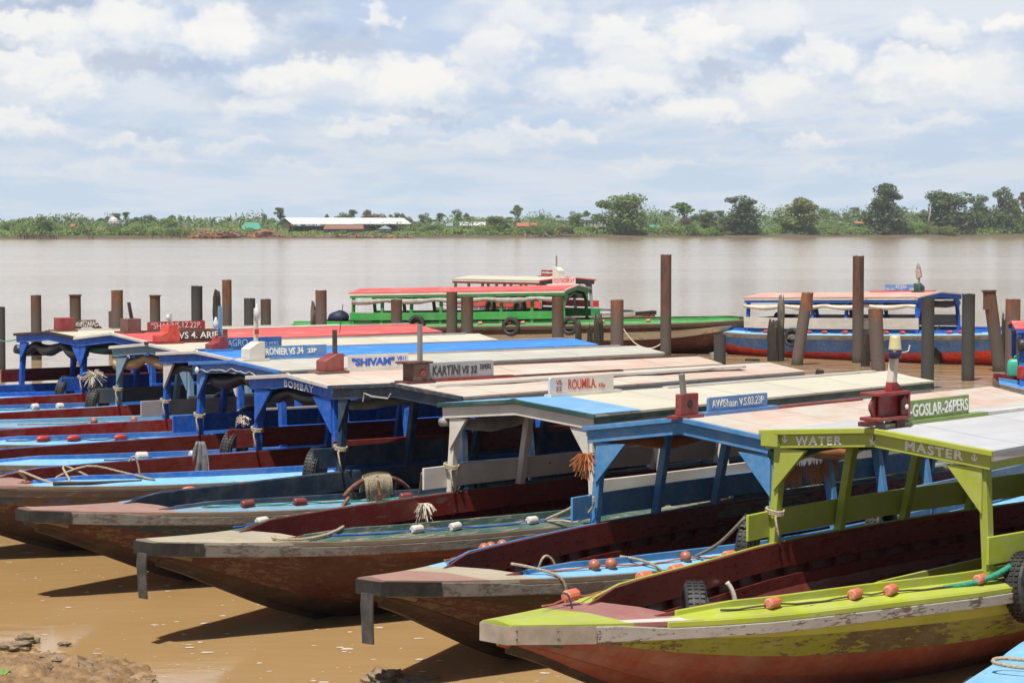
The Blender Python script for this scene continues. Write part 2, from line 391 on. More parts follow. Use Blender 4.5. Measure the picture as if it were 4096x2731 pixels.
mastwood = P('weathered_grey_mast_wood', (172, 166, 156), 0.7, wear=0.3, rough=0.7, axis='Z', wood=GREYWOOD)
mastblack = P('blackened_mast_wood', (46, 48, 50), 0.8, wear=0.1, rough=0.7, axis='Z')
R_pink = roofmat('faded_salmon_canvas', (0.62, 0.43, 0.35, 1), (0.57, 0.53, 0.46, 1), 0.72)
R_pink2 = roofmat('faded_rose_canvas', (0.62, 0.33, 0.28, 1), (0.60, 0.48, 0.41, 1), 0.6)
R_cream = roofmat('cream_canvas', (0.62, 0.58, 0.47, 1), (0.55, 0.52, 0.44, 1), 0.5)
R_grey = roofmat('pale_grey_canvas', (0.50, 0.51, 0.54, 1), (0.58, 0.57, 0.56, 1), 0.4)
R_stone = roofmat('stone_grey_canvas', (0.50, 0.49, 0.43, 1), (0.58, 0.55, 0.48, 1), 0.5)
R_red = roofmat('coral_red_canvas', (0.66, 0.10, 0.10, 1), (0.72, 0.28, 0.24, 1), 0.35)
R_blue = roofmat('bright_blue_canvas', (0.05, 0.24, 0.74, 1), (0.14, 0.38, 0.78, 1), 0.35)
R_bluegrey = roofmat('sky_blue_canvas', (0.16, 0.40, 0.72, 1), (0.34, 0.50, 0.66, 1), 0.35)
rubber = plain('black_rubber', (0.022, 0.021, 0.020, 1), 0.62, var=0.4, sc=9, bmp=0.3, c2=(0.09, 0.075, 0.055, 1), thr=(0.55, 0.72))
rubber_old = plain('greyed_rubber', (0.055, 0.052, 0.05, 1), 0.75, var=0.4, sc=7, bmp=0.4, c2=(0.17, 0.15, 0.12, 1), thr=(0.48, 0.70))
tyremat = plain('tyre_rubber', (0.030, 0.030, 0.031, 1), 0.6, var=0.3, sc=12, c2=(0.10, 0.095, 0.085, 1), thr=(0.5, 0.75))
metal = plain('scuffed_aluminium', (0.52, 0.46, 0.40, 1), 0.42, metal=0.55, var=0.2, sc=5, bmp=0.1)
teal = P('chipped_teal_paint', (30, 110, 100), 0.55, wear=0.5, rough=0.55, wood=(0.25, 0.22, 0.16, 1))
rope_m = plain('pale_rope_fibre', (0.42, 0.35, 0.24, 1), 0.9, var=0.3, sc=60, bmp=0.8)
rope_grey = plain('grey_rope_fibre', (0.20, 0.18, 0.15, 1), 0.9, var=0.3, sc=60, bmp=0.8)
rope_white = plain('frayed_white_fibre', (0.62, 0.56, 0.46, 1), 0.9, var=0.2, sc=60)
rope_green = plain('green_nylon_rope', (0.03, 0.28, 0.18, 1), 0.6, var=0.3, sc=50, bmp=0.6)
rope_blue = plain('blue_nylon_line', (0.04, 0.14, 0.50, 1), 0.6)
rope_red = plain('orange_line', (0.50, 0.14, 0.07, 1), 0.6)
rope_dark = plain('dark_line', (0.06, 0.055, 0.05, 1), 0.7)
fl_orange = plain('faded_orange_float', (0.62, 0.16, 0.09, 1), 0.45, var=0.2, sc=14, c2=(0.66, 0.30, 0.22, 1))
fl_red = plain('red_float', (0.52, 0.05, 0.04, 1), 0.4, var=0.15)
fl_maroon = plain('dull_maroon_float', (0.26, 0.06, 0.055, 1), 0.5, var=0.2)
fl_white = plain('off_white_float', (0.66, 0.60, 0.54, 1), 0.6, var=0.1)
fl_brown = plain('terracotta_float', (0.36, 0.13, 0.08, 1), 0.4, var=0.2, c2=(0.55, 0.40, 0.33, 1), thr=(0.62, 0.75))
fl_dark = plain('dark_float', (0.05, 0.05, 0.055, 1), 0.5)
rust = plain('rusty_iron', (0.22, 0.10, 0.06, 1), 0.85, var=0.4, sc=18, bmp=0.5, c2=(0.12, 0.055, 0.04, 1))
tarp_black = plain('black_tarpaulin', (0.030, 0.028, 0.027, 1), 0.45, var=0.4, sc=4, bmp=0.4)
tarp_grey = plain('grey_tarpaulin', (0.33, 0.32, 0.30, 1), 0.5, var=0.25, sc=5, bmp=0.4)
tarp_cream = plain('cream_tarpaulin', (0.66, 0.60, 0.50, 1), 0.6, var=0.12, sc=5, bmp=0.4)
tarp_orange = plain('orange_tarpaulin', (0.46, 0.16, 0.05, 1), 0.55, var=0.2, sc=5, bmp=0.4)
tarp_tan = plain('tan_tarpaulin', (0.52, 0.33, 0.15, 1), 0.55, var=0.2, sc=5, bmp=0.4)
tarp_green = plain('green_tarpaulin', (0.012, 0.10, 0.05, 1), 0.5, var=0.2, sc=5, bmp=0.4)
cloth_grey = plain('grey_cloth', (0.17, 0.17, 0.18, 1), 0.85, var=0.3, sc=9, bmp=0.5)
floorm = P('worn_floorboards', (92, 66, 50), 0.45, wear=0.3, rough=0.7)
L_white = plain('white_letter_paint', (0.84, 0.84, 0.80, 1), 0.6, var=0.05)
L_red = plain('red_letter_paint', (0.56, 0.05, 0.03, 1), 0.6, var=0.05)
L_blue = plain('blue_letter_paint', (0.03, 0.12, 0.56, 1), 0.6, var=0.05)
L_black = plain('black_letter_paint', (0.045, 0.045, 0.045, 1), 0.6, var=0.05)
L_pale = plain('pale_letter_paint', (0.52, 0.62, 0.72, 1), 0.6, var=0.05)
glassy = plain('lamp_glass', (0.62, 0.64, 0.64, 1), 0.15, var=0.05)
cuppl = plain('cream_plastic', (0.58, 0.50, 0.28, 1), 0.35, var=0.05)
cupdk = plain('dark_blue_plastic', (0.03, 0.03, 0.08, 1), 0.4, var=0.05)
wirem = plain('pale_wire', (0.55, 0.50, 0.44, 1), 0.5)

# ------------------------------------------------------------------ setting: river, mud, far bank ground
def water_mat():
    m, t, p = newmat('muddy_river_water')
    tc = t.node('ShaderNodeTexCoord').outputs['Object']
    n = t.noise(t.mapping(tc, (0.16, 0.5, 1)), 1.0, 5, 0.6, 2.0)
    n2 = t.noise(t.mapping(tc, (0.02, 0.10, 1)), 1.0, 4, 0.6, 6.0)
    b = t.mix(t.ramp(n, 0.3, 0.7), (0.40, 0.245, 0.10, 1), (0.46, 0.295, 0.13, 1))
    b = t.mix(t.ramp(n2, 0.35, 0.7, 0, 0.5), b, (0.46, 0.33, 0.19, 1))
    n3 = t.noise(t.mapping(tc, (0.0035, 0.028, 1)), 1.0, 3, 0.55, 8.0)
    b = t.mix(t.ramp(n3, 0.42, 0.62, 0, 0.45), b, (0.62, 0.50, 0.36, 1))
    t.link(b, p.inputs['Base Color']); p.inputs['IOR'].default_value = 1.333
    p.inputs['Subsurface Weight'].default_value = 0.7; p.inputs['Subsurface Radius'].default_value = (0.30, 0.20, 0.10); p.inputs['Subsurface Scale'].default_value = 0.6
        # calm near the boats, wind-rippled further out: ripples follow the place, not the viewer
    sep = t.node('ShaderNodeSeparateXYZ'); t.link(tc, sep.inputs[0])
    far = t.math('MULTIPLY', t.ramp(sep.outputs[1], 30.0, 55.0), t.ramp(sep.outputs[1], 90.0, 330.0, 1.0, 0.4))
    t.link(t.ramp(sep.outputs[1], 34.0, 260.0, 0.04, 0.10), p.inputs['Roughness'])
    w1 = t.noise(t.mapping(tc, (1.3, 3.4, 1)), 1.0, 5, 0.6, 1.0, 0.4)
    w2 = t.noise(t.mapping(tc, (0.55, 0.95, 1)), 1.0, 6, 0.62, 4.0, 0.4)
    h = t.math('ADD', t.math('MULTIPLY', w1, 0.005), t.math('MULTIPLY', t.math('MULTIPLY', w2, 0.085), far))
    bp = t.node('ShaderNodeBump'); bp.inputs['Strength'].default_value = 0.8; bp.inputs['Distance'].default_value = 1.0
    t.link(h, bp.inputs['Height']); t.link(bp.outputs[0], p.inputs['Normal'])
    return m
def bank_y(x): return 838.5 + 0.5576 * x
w = MB(); w.add([(-900, -30, 0), (900, -30, 0), (900, 1500, 0), (-900, 1500, 0)], [(0, 1, 2, 3)])
tag(w.build('water', water_mat(), fix=False), kind='structure')

def ground_mat():
    m, t, p = newmat('bank_soil_and_grass')
    tc = t.node('ShaderNodeTexCoord').outputs['Object']
    n = t.noise(t.mapping(tc, (0.05, 0.05, 0.05)), 1.0, 6, 0.65, 3.0)
    b = t.mix(t.ramp(n, 0.4, 0.6), (0.06, 0.10, 0.025, 1), (0.10, 0.13, 0.035, 1))
    sep = t.node('ShaderNodeSeparateXYZ'); t.link(tc, sep.inputs[0])
    b = t.mix(t.ramp(t.math('ADD', sep.outputs[2], t.math('MULTIPLY', n, 0.6)), 1.0, 1.4), (0.12, 0.085, 0.06, 1), b)
    t.link(b, p.inputs['Base Color']); p.inputs['Roughness'].default_value = 0.95
    return m
g = MB(); secs = []
for i in range(61):
    x = -420 + 840 * i / 60
    y = bank_y(x) + 3 * math.sin(x * 0.11) + 1.5 * math.sin(x * 0.37)
    secs.append([(x, y - 3, -0.6), (x, y, 0.15), (x, y + 2.5, 0.55), (x, y + 9, 0.95), (x, y + 25, 1.5), (x, y + 400, 2.5), (x, 5200, 3.0)])
g.sweep(secs, closed=False)
tag(g.build('ground', ground_mat(), fix=False), kind='structure')

def mud_mat(name, c1, c2, rough):
    m, t, p = newmat(name)
    tc = t.node('ShaderNodeTexCoord').outputs['Object']
    n = t.noise(tc, 5.0, 8, 0.66, 3.0); n2 = t.noise(tc, 26.0, 5, 0.6, 5.0)
    b = t.mix(t.ramp(n, 0.36, 0.64), c1, c2)
    b = t.mix(t.ramp(n2, 0.55, 0.75, 0, 0.5), b, (0.10, 0.06, 0.03, 1))
    t.link(b, p.inputs['Base Color'])
    t.link(t.ramp(n, 0.35, 0.65, rough, rough + 0.35), p.inputs['Roughness'])
    bump(t, p, t.math('ADD', n, t.math('MULTIPLY', n2, 0.5)), 0.7, 0.03)
    return m
M_mud = mud_mat('wet_brown_mud', (0.22, 0.135, 0.065, 1), (0.33, 0.21, 0.11, 1), 0.16)
M_rock = mud_mat('wet_muddy_stone', (0.16, 0.115, 0.07, 1), (0.28, 0.20, 0.12, 1), 0.28)
def shore(x): return 21.9 - 0.95 * (x + 4.9) + 0.22 * math.sin(x * 3.1) + 0.12 * math.sin(x * 7.3 + 1)
mb = MB(); nx, ny = 260, 260; vs_ = []
for j in range(ny):
    for i in range(nx):
        x = -8.0 + 6.4 * i / (nx - 1); y = 15.0 + 8.6 * j / (ny - 1)
        d = shore(x) - y; n3 = mnoise.fractal(Vector((x * 22, y * 22, 1)), 1.0, 2.0, 3)
        n1 = mnoise.fractal(Vector((x * 1.5, y * 1.5, 0)), 1.0, 2.0, 5)
        n2 = mnoise.turbulence(Vector((x * 4.5, y * 4.5, 3)), 5, False) - .35
        z = -0.035 + 0.085 * math.tanh(d * 1.6) + 0.035 * max(0, d) + (0.046 * n1 + 0.062 * n2 + 0.034 * n3) * (1 if d > 0 else math.exp(d * 1.2))
        vs_.append((x, y, z))
mb.add(vs_, [(j * nx + i, j * nx + i + 1, (j + 1) * nx + i + 1, (j + 1) * nx + i) for j in range(ny - 1) for i in range(nx - 1)])
tag(mb.build('mud', M_mud, smooth=True, fix=False), kind='structure')

# ------------------------------------------------------------------ projection (only to read positions off the photograph)
TH = R(2.806)
def ray(u, v):
    a = (u - 2048) / 9335.0; b = (1365.5 - v) / 9335.0
    return Vector((a, math.cos(TH) + b * math.sin(TH), -math.sin(TH) + b * math.cos(TH)))
def on_z(u, v, z=0.0):
    r = ray(u, v); k = (z - CAMZ) / r.z
    return Vector((r.x * k, r.y * k, z))
def at_y(u, v, y):
    r = ray(u, v); k = y / r.y
    return Vector((r.x * k, y, CAMZ + r.z * k))
def px_of(P):
    z = P.z - CAMZ; yc = P.y * math.cos(TH) - z * math.sin(TH)
    return 2048 + 9335 * P.x / yc

def curve(pts):
    xs = [p[0] for p in pts]; ys = [p[1] for p in pts]
    d = [(ys[i + 1] - ys[i]) / (xs[i + 1] - xs[i]) for i in range(len(xs) - 1)]
    m = [d[0]] + [(d[i] + d[i + 1]) / 2 if d[i] * d[i + 1] > 0 else 0 for i in range(len(d) - 1)] + [d[-1]]
    def f(x):
        x = min(max(x, xs[0]), xs[-1]); i = 0
        while i < len(xs) - 2 and x > xs[i + 1]: i += 1
        h = xs[i + 1] - xs[i]; t = (x - xs[i]) / h
        return ((2 * t ** 3 - 3 * t ** 2 + 1) * ys[i] + (t ** 3 - 2 * t ** 2 + t) * h * m[i]
                + (-2 * t ** 3 + 3 * t ** 2) * ys[i + 1] + (t ** 3 - t ** 2) * h * m[i + 1])
    return f

class Boat:
    """a wooden passenger boat; local x runs from bow to stern with 0 at the front of the canopy, z up from the waterline"""
    def __init__(s, label, X, Y, head, pitch=0.0, roll=0.0, Lf=5.0, Lr=6.8, w=1.15, ws=0.6, ze=1.87, rise=0.09, dz=0.0,
                 near=-1, hull=None, rub=darkrub, deck=ltblue, coam=brightblue, inner=red_int, fore=oldpink, rail=royal,
                 post=royal_post, beam=royal, trim=white_worn, side=white, side2=None, roof=R_cream, plate='rubber', flap=False, gus=(0.32, 0.30),
                 gusm=None, lap=0.036, bows=0.93, stern=1.5, decktip=None, rail_z=(0.06, 0.30), railx=-0.38, detail=2, pl=.5, edge=None):
        s.__dict__.update(locals()); del s.__dict__['s']
        s.edge = edge or greywood
        s.o = thing('passenger_boat', label, 'boat', (X, Y, dz), (R(roll), R(pitch), R(90 - head)), 'canopied passenger boats moored on the river')
        s.M = Matrix.Translation((X, Y, dz)) @ s.o.rotation_euler.to_matrix().to_4x4()
        Ls = Lf + Lr; wsn = ws * w; s.xe = Lr + stern
        s.fB = curve([(0, .125), (.5, .29), (1.2, .50), (2.2, .80), (3.5, min(1.04, w)), (Lf, w + .11), (Lf + 1.6, w + .14), (Lf + Lr * .62, .5 * (w + wsn) + .20), (Ls, wsn + .18), (Ls + stern, wsn * .95)])
        s.fS = curve([(0, bows + .01), (.6, bows - .04), (1.2, bows - .08), (2.2, bows - .125), (3.5, bows - .155), (Lf, bows - .17), (Lf + 3, bows - .175), (Ls, bows - .15), (Ls + stern, bows - .08)])
        s.fK = curve([(0, bows - .15), (.35, bows - .27), (.9, bows - .50), (1.6, bows - .78), (2.3, bows - 0.98), (3.2, -.22), (Lf, -.30), (Lf + 4, -.28), (Ls, -.10), (Ls + stern, .18)])
        s.fC = curve([(1.4, 0.02), (1.75, .085), (2.6, .115), (Lf, .135), (Ls, .14), (Ls + stern, .10)])
        s.parts()
    def B(s, x): return s.fB(x + s.Lf)
    def S(s, x): return s.fS(x + s.Lf)
    def K(s, x): return s.fK(x + s.Lf)
    def C(s, x): return s.fC(x + s.Lf)
    def W(s, x): return s.w * (1 + (s.ws - 1) * max(0, x) / s.Lr)
    def F(s, x): return s.B(x) - .155
    def hy(s, x, z):
        t = min(1.2, (x + s.Lf) / s.Lf); K, S = s.K(x), s.S(x); u = max(0.0, (z - K) / (S - K)) ** (1 / (1 + .30 * t))
        return s.B(x) * min(1, u) ** (0.95 - 0.38 * min(1, t))
    def rz(s, x, y): return s.ze + s.rise * (1 - abs(y) / s.W(x))
    def hullpt(s, x, u, sg, off=0.0):
        t = min(1.2, (x + s.Lf) / s.Lf); p = 0.95 - 0.38 * min(1, t)
        b, S, K = s.B(x), s.S(x), s.K(x)
        return Vector((x, sg * (b * u ** p + off), K + (S - K) * u ** (1 + .30 * t)))
    def xs(s, a, b, n): return [a + (b - a) * i / (n - 1) for i in range(n)]
    def board(s, name, mat, a, b, n, fy0, fy1, fz0, fz1, sg, bev=0.0, parent=None):
        m = MB(); m.sweep([[(x, sg * fy0(x), fz0(x)), (x, sg * fy1(x), fz0(x)), (x, sg * fy1(x), fz1(x)), (x, sg * fy0(x), fz1(x))] for x in s.xs(a, b, n)])
        return m.build(name, mat, parent or s.o, bev=bev)
    def parts(s):
        o = s.o; B, S, C, W, F = s.B, s.S, s.C, s.W, s.F; x0 = -s.Lf; xe = s.xe; Lf_ = s.Lf
        # hull planking, five lapped strakes a side
        st = [x0 + k for k in (0, .12, .3, .5, .75, 1.0, 1.3, 1.6, 2, 2.4, 2.8, 3.3, 3.8, 4.4)] + s.xs(0, xe, 16)
        ue = [0.0, 0.26, 0.46, 0.64, 0.82, 1.0]; m = MB()
        for sg in (-1, 1):
            for k in range(5):
                secs = []
                for x in st:
                    row = []
                    for q in range(4):
                        v = q / 3; u = ue[k] + (ue[k + 1] - ue[k]) * v
                        row.append(s.hullpt(x, u, sg, (s.lap * (1 - v) if k else 0)))
                    secs.append(row)
                m.sweep(secs, k, closed=False)
        for x, mi in ((x0, 4), (xe, 4)):
            pts = [s.hullpt(x, u / 8, -1) for u in range(9)] + [s.hullpt(x, u / 8, 1) for u in range(8, 0, -1)]
            m.add(pts, [tuple(range(len(pts)))], mi)
        ho = m.build('hull', s.hull + [s.inner], o); so = ho.modifiers.new('thickness', 'SOLIDIFY'); so.thickness = .018; so.offset = -1; so.material_offset = 5
        # keel strip along the stem
        k = MB(); k.sweep([[(x, -.035, s.K(x) - .035), (x, .035, s.K(x) - .035), (x, .04, s.K(x) + .03), (x, -.04, s.K(x) + .03)] for x in st[1:22]])
        k.build('keel', brownwood, o)
        for sg in (-1, 1):
            s.board('rubbing_strake', s.rub, x0 + .02, xe, 30, lambda x: B(x) - .01, lambda x: B(x) + .037, lambda x: S(x) - .125, lambda x: S(x) - (.036 if x > x0 + 1.3 else .004), sg, .006)
            m = MB(); m.sweep([[(x, sg * (B(x) - .19), S(x) + .045 * e), (x, sg * (B(x) + .01), S(x) - .006), (x, sg * (B(x) + .01), S(x) + .020), (x, sg * (B(x) - .19), S(x) + .02 + .058 * e)] for x, e in [(x, min(1, (x - x0 - 1.5) / .5)) for x in s.xs(x0 + 1.5, xe, 26)]])
            m.build('side_deck', s.deck, o, bev=.006)
            s.board('deck_edge', s.edge, x0 + 1.3, xe, 26, lambda x: B(x) - .02, lambda x: B(x) + .030, lambda x: S(x) - .034, lambda x: S(x) + .012, sg, .005)
            s.board('coaming', s.coam, x0 + 1.55, xe, 24, lambda x: B(x) - .20, lambda x: B(x) - .175, lambda x: S(x) + .0, lambda x: S(x) + .015 + C(x), sg, .005)
            s.board('inner_plank', s.inner, x0 + 1.4, xe, 24, lambda x: B(x) - .232, lambda x: B(x) - .205, lambda x: S(x) + C(x) - .23, lambda x: S(x) + C(x) + .008, sg, .004)
            if s.detail > 1:
                m = MB(); zt_ = lambda x: S(x) + C(x) - .30
                rows = lambda x: [(max(.03, min(B(x) - .255, s.hy(x, zz) - .06)), zz) for zz in [zt_(x) + (max(.16, s.K(x) + .05) - zt_(x)) * q / 4 for q in range(5)]]
                m.sweep([[(x, sg * y, zz) for y, zz in rows(x)] + [(x, sg * (y - .02), zz) for y, zz in reversed(rows(x))] for x in s.xs(x0 + 1.5, xe - .3, 22)])
                m.build('lining_plank', s.inner, o)
                m = MB(); x = x0 + 1.7; secs = []
                while x < xe - .4:
                    for dx_, o_ in ((-.022, 0), (-.022, .035), (.022, .035), (.022, 0)):
                        xx = x + dx_; secs.append([(xx, sg * min(B(xx) - .12 - o_ * 2, s.hy(xx, zq) - .035 - o_), zq) for zq in (S(xx) + C(xx) - .15, S(xx) + C(xx) - .36, S(xx) + C(xx) - .46)])
                    x += .42
                m.sweep(secs, closed=False); m.build('ribbed_side', s.inner, o, fix=False)
        m = MB(); m.sweep([[(x, -k_, .17), (x, k_, .17), (x, k_, .20), (x, -k_, .20)] for x, k_ in [(x, max(.03, s.hy(x, .19) - .06)) for x in s.xs(x0 + 1.7, Lf_ + s.Lr * .7 - s.Lf, 16)]])
        m.build('floorboards', floorm, o)
        # foredeck, with a darker or brighter tip where the photograph has one
        m = MB(); sx = s.xs(x0 - .01, x0 + 1.62, 9)
        for i in range(8):
            mi = 1 if (s.decktip and sx[i] < x0 + 0.95) else 0
            m.sweep([[(x, -B(x) - .02, S(x) - .02), (x, -B(x) - .02, S(x) + .014), (x, 0, S(x) + .034), (x, B(x) + .02, S(x) + .014), (x, B(x) + .02, S(x) - .02)] for x in sx[i:i + 2]], mi, caps=(i in (0, 7)))
        m.build('foredeck', [s.fore, s.decktip or s.fore], o)
        # plate or rubber band round the bow
        d = .014; zb = lambda x: S(x) - (.13 if s.plate == 'metal' else .115); zt = lambda x: S(x) + .004
        q_ = s.pl; path = [(x0 + q_, -B(x0 + q_) - .04), (x0 + q_ / 2, -B(x0 + q_ / 2) - .04), (x0 + .02, -B(x0) - .035), (x0 - .03, -B(x0) + .0), (x0 - .03, B(x0)), (x0 + .02, B(x0) + .035), (x0 + q_ / 2, B(x0 + q_ / 2) + .04), (x0 + q_, B(x0 + q_) + .04)]
        m = MB(); secs = []
        for (x, y) in path:
            xx = max(x, x0); oy = d if y > 0 else -d; ox = -d if x < x0 else 0
            secs.append([(x, y, zb(xx)), (x + ox, y + oy, zb(xx)), (x + ox, y + oy, zt(xx)), (x, y, zt(xx))])
        m.sweep(secs); pl = m.build('bow_plate', metal if s.plate == 'metal' else rubber, o)
        if s.plate == 'metal':
            m = MB()
            for (x, y) in path:
                for z in (.03, .09): m.lathe([(.008, -.004), (.008, .004)], (max(x, x0 - .02) , y * 1.12, S(max(x, x0)) - z), 6, 'Y')
            m.build('rivets', rust, pl)
            m = MB(); m.sweep([[s.hullpt(x, u, sg, .012) for u in (.3, .5, .7, .86)] for sg, x in [(-1, x0 + .55), (-1, x0 + .25), (-1, x0 + .0)]], closed=False)
            m.build('bow_patch', teal, o)
        else:
            m = MB(); m.sweep([[s.hullpt(x, u, -1, .026) for u in (.35, .55, .72, .84)] for x in (x0 + .42, x0 + .2, x0 + .0)], closed=False)
            m.build('bow_patch', greywood, o)
        if s.flap:
            m = MB(); f = [(0, .085, 0), (-.008, .085, -.11), (-.002, .082, -.22), (.004, .080, -.34), (.010, .080, -.42)]
            xx = x0 - .06; z0 = S(x0) - .10
            m.sweep([[(xx + a, -b + .02, z0 + c), (xx + a, b - .02, z0 + c), (xx + a + .016, b - .02, z0 + c), (xx + a + .016, -b + .02, z0 + c)] for a, b, c in f])
            m.build('rubber_flap', rubber_old, o)
        # canopy
        Lr = s.Lr; n = max(4, int(round(Lr / .95))); ze = s.ze
        px = [0.05 + (Lr - .15) * i / (n - 1) for i in range(n)]
        for sg in (-1, 1):
            for i, x in enumerate(px):
                y = sg * (W(x) - .115); ft = S(x) + (C(x) if True else 0) - .04
                m = MB(); m.bar((x, sg * F(x), ft - .1), (x + .02, y, ze - .02), .075, .09, (1, 0, 0), taper=1.1)
                m.build('post', s.post, o, bev=.006)
            yo = lambda x: F(x) + .042; yi = lambda x: F(x) + .014
            zb_ = lambda x: S(x) + C(x) + s.rail_z[0]; zt_ = lambda x: S(x) + C(x) + s.rail_z[1]
            s.board('side_rail', s.rail, s.railx if sg != s.near else -.02, Lr, 12, yi, yo, zb_, zt_, sg, .005)
            s.board('eave_beam', s.beam, .02, Lr - .02, 4, lambda x: W(x) - .13, lambda x: W(x) - .05, lambda x: ze - .10, lambda x: ze - .015, sg)
            s.board('fascia', s.side, -.02, Lr + .02, 6, lambda x: W(x) + .002, lambda x: W(x) + .024, lambda x: ze - .062, lambda x: ze + .012, sg, .004)
            if s.side2:
                s.board('lower_fascia', s.side2, -.01, Lr, 6, lambda x: W(x) - .03, lambda x: W(x) + .006, lambda x: ze - .135, lambda x: ze - .064, sg, .004)
            a, b = s.gus
            m = MB(); y = W(0) - .09
            m.prism([(sg * y, ze - .12), (sg * (y - b), ze - .12 + .0), (sg * y, ze - .12 - a)], -.012, .03, 'YZ')
            m.build('brace', s.gusm or s.beam, o, bev=.004)
        for x in (0, Lr - .05):
            w_ = W(x); m = MB()
            m.prism([(-w_, ze), (0, ze + s.rise), (w_, ze), (w_, ze - .135), (0, ze + s.rise - .125), (-w_, ze - .135)], x - .03, x + .012, 'YZ')
            s.header = m.build('header_beam', s.beam, o, bev=.005) if x == 0 else m.build('header_beam', s.beam, o)
            if x == 0: s.front = s.header
        m = MB(); secs = []
        for i, x in enumerate(s.xs(-.06, Lr + .04, 14)):
            w_ = W(x) + .03; r = s.rise; sg_ = 0.020 * math.sin(i * 2.3 + s.X)
            secs.append([(x, -w_, ze + .008), (x, -w_ * .5, ze + r * .5 + .012 + sg_ * .4), (x, 0, ze + r + .016), (x, w_ * .5, ze + r * .5 + .012 - sg_ * .4), (x, w_, ze + .008),
                         (x, w_, ze + .032), (x, w_ * .5, ze + r * .5 + .036 - sg_ * .4), (x, 0, ze + r + .042), (x, -w_ * .5, ze + r * .5 + .036 + sg_ * .4), (x, -w_, ze + .032)])
        m.sweep(secs); s.rf = m.build('roof', s.roof, o)
        m = MB(); w_ = W(0) + .04
        m.prism([(-w_, ze + .038), (-.05, ze + s.rise + .046), (0, ze + s.rise + .062), (.05, ze + s.rise + .046), (w_, ze + .038), (w_, ze - .012), (0, ze + s.rise + .0), (-w_, ze - .012)], -.075, -.035, 'YZ')
        m.build('roof_trim', s.trim, o, bev=.006)
        if s.detail > 1:
            for i in range(5):
                x = 1.1 + i * 1.0
                m = MB(); b = B(x) - .30
                m.box((x, 0, .40), (.24, 2 * min(b, s.hy(x, .40) - .08), .03))
                m.build('seat', s.inner, o)
    # ---- fittings
    def ridge_x(s, u): return s.solve(u, lambda x: Vector((x, 0, s.ze + s.rise + .05)))
    def deck_x(s, u, sg): return s.solve(u, lambda x: s.deckpt(x, sg))
    def deckpt(s, x, sg, off=.10, up=.085): return Vector((x, sg * (s.B(x) - off), s.S(x) + up))
    def solve(s, u, f):
        a, b = -s.Lf + .3, s.xe; fa = px_of(s.M @ f(a)) - u
        for _ in range(40):
            c = (a + b) / 2; fc = px_of(s.M @ f(c)) - u
            if fa * fc <= 0: b = c
            else: a, fa = c, fc
        return (a + b) / 2
    def facing(s, y=0.0, z=0.0):
        q = s.near
        return Matrix(((-q, 0, 0, 0), (0, 0, q, y), (0, 1, 0, z), (0, 0, 0, 1)))
    def name_board(s, u0, u1, h, mat, texts, clip=0.0, base=None, basex=(.12, .18), arch=False, tm=L_white, up=0.045):
        x0, x1 = sorted((s.ridge_x(u0), s.ridge_x(u1))); q = s.near; z0 = s.ze + s.rise + up + .03
        m = MB(); c = clip
        if arch:
            W_ = x1 - x0
            poly = [(x0, z0), (x0 + .22 * W_, z0), (x0 + .30 * W_, z0 + .18 * h), (x0 + .66 * W_, z0 + .18 * h), (x0 + .74 * W_, z0), (x1, z0), (x1 - .24 * W_, z0 + h), (x0 + .26 * W_, z0 + h)]
        else:
            poly = [(x0, z0), (x1, z0), (x1, z0 + h - c), (x1 - c, z0 + h), (x0 + c, z0 + h), (x0, z0 + h - c)] if c else [(x0, z0), (x1, z0), (x1, z0 + h), (x0, z0 + h)]
        m.prism(poly, -.014, .014, 'XZ'); b = m.build('name_board', mat, s.o, bev=.003)
        m = MB(); m.box(((x0 + x1) / 2 + (basex[1] - basex[0]) / 2, 0, z0 - .028), (x1 - x0 + sum(basex), .10, .05))
        m.build('base_board', base or mat, b)
        M = s.facing(q * .0145, 0)
        for (body, a0, a1, v0, v1, kw) in texts:
            w_ = x1 - x0
            if q < 0: fit = (x0 + a0 * w_, x0 + a1 * w_, z0 + v0 * h, z0 + v1 * h)
            else: fit = (-x1 + a0 * w_, -x1 + a1 * w_, z0 + v0 * h, z0 + v1 * h)
            kw = dict(kw); mt = kw.pop('mat', tm)
            lettering(body, fit, M, mt, b, **kw)
        return b
    def lamp_box(s, u0, u1, h, mat, mast=None, mastm=white_post, mu=None, depth=.2, kind='slope', lean=0.0, up=.045, basem=None):
        xa, xb = sorted((s.ridge_x(u0), s.ridge_x(u1))); z0 = s.ze + s.rise + up; wd = xb - xa
        m = MB()
        if kind == 'slope':
            m.prism([(xa, z0 + .02), (xb, z0 + .02), (xb, z0 + h), (xa + .62 * wd, z0 + h), (xa, z0 + h * .62)], -depth / 2, depth / 2, 'XZ')
        elif kind == 'roofed':
            m.prism([(xa, z0 + .02), (xb, z0 + .02), (xb, z0 + h * .62), (xa + .8 * wd, z0 + h), (xa + .45 * wd, z0 + h * .95), (xa + .38 * wd, z0 + h * .6), (xa, z0 + h * .42)], -depth / 2, depth / 2, 'XZ')
        else:
            m.box(((xa + xb) / 2, 0, z0 + h / 2 + .01), (wd, depth, h - .02))
        b = m.build('lamp_box', mat, s.o, bev=.006)
        m = MB(); m.box(((xa + xb) / 2 - .02, 0, z0 + .005), (wd + .16, depth + .06, .03)); m.build('base_board', basem or mat, b)
        if mast:
            xm = s.ridge_x(mu) if mu else xb - .05
            m = MB(); m.bar((xm, 0, z0 + .02), (xm + lean, 0, z0 + h + mast), .05, .055, (1, 0, 0), taper=.9)
            mo = m.build('mast', mastm, s.o, bev=.004)
            s.mast = (mo, xm + lean, z0 + h + mast)
        return b, xa, xb, z0
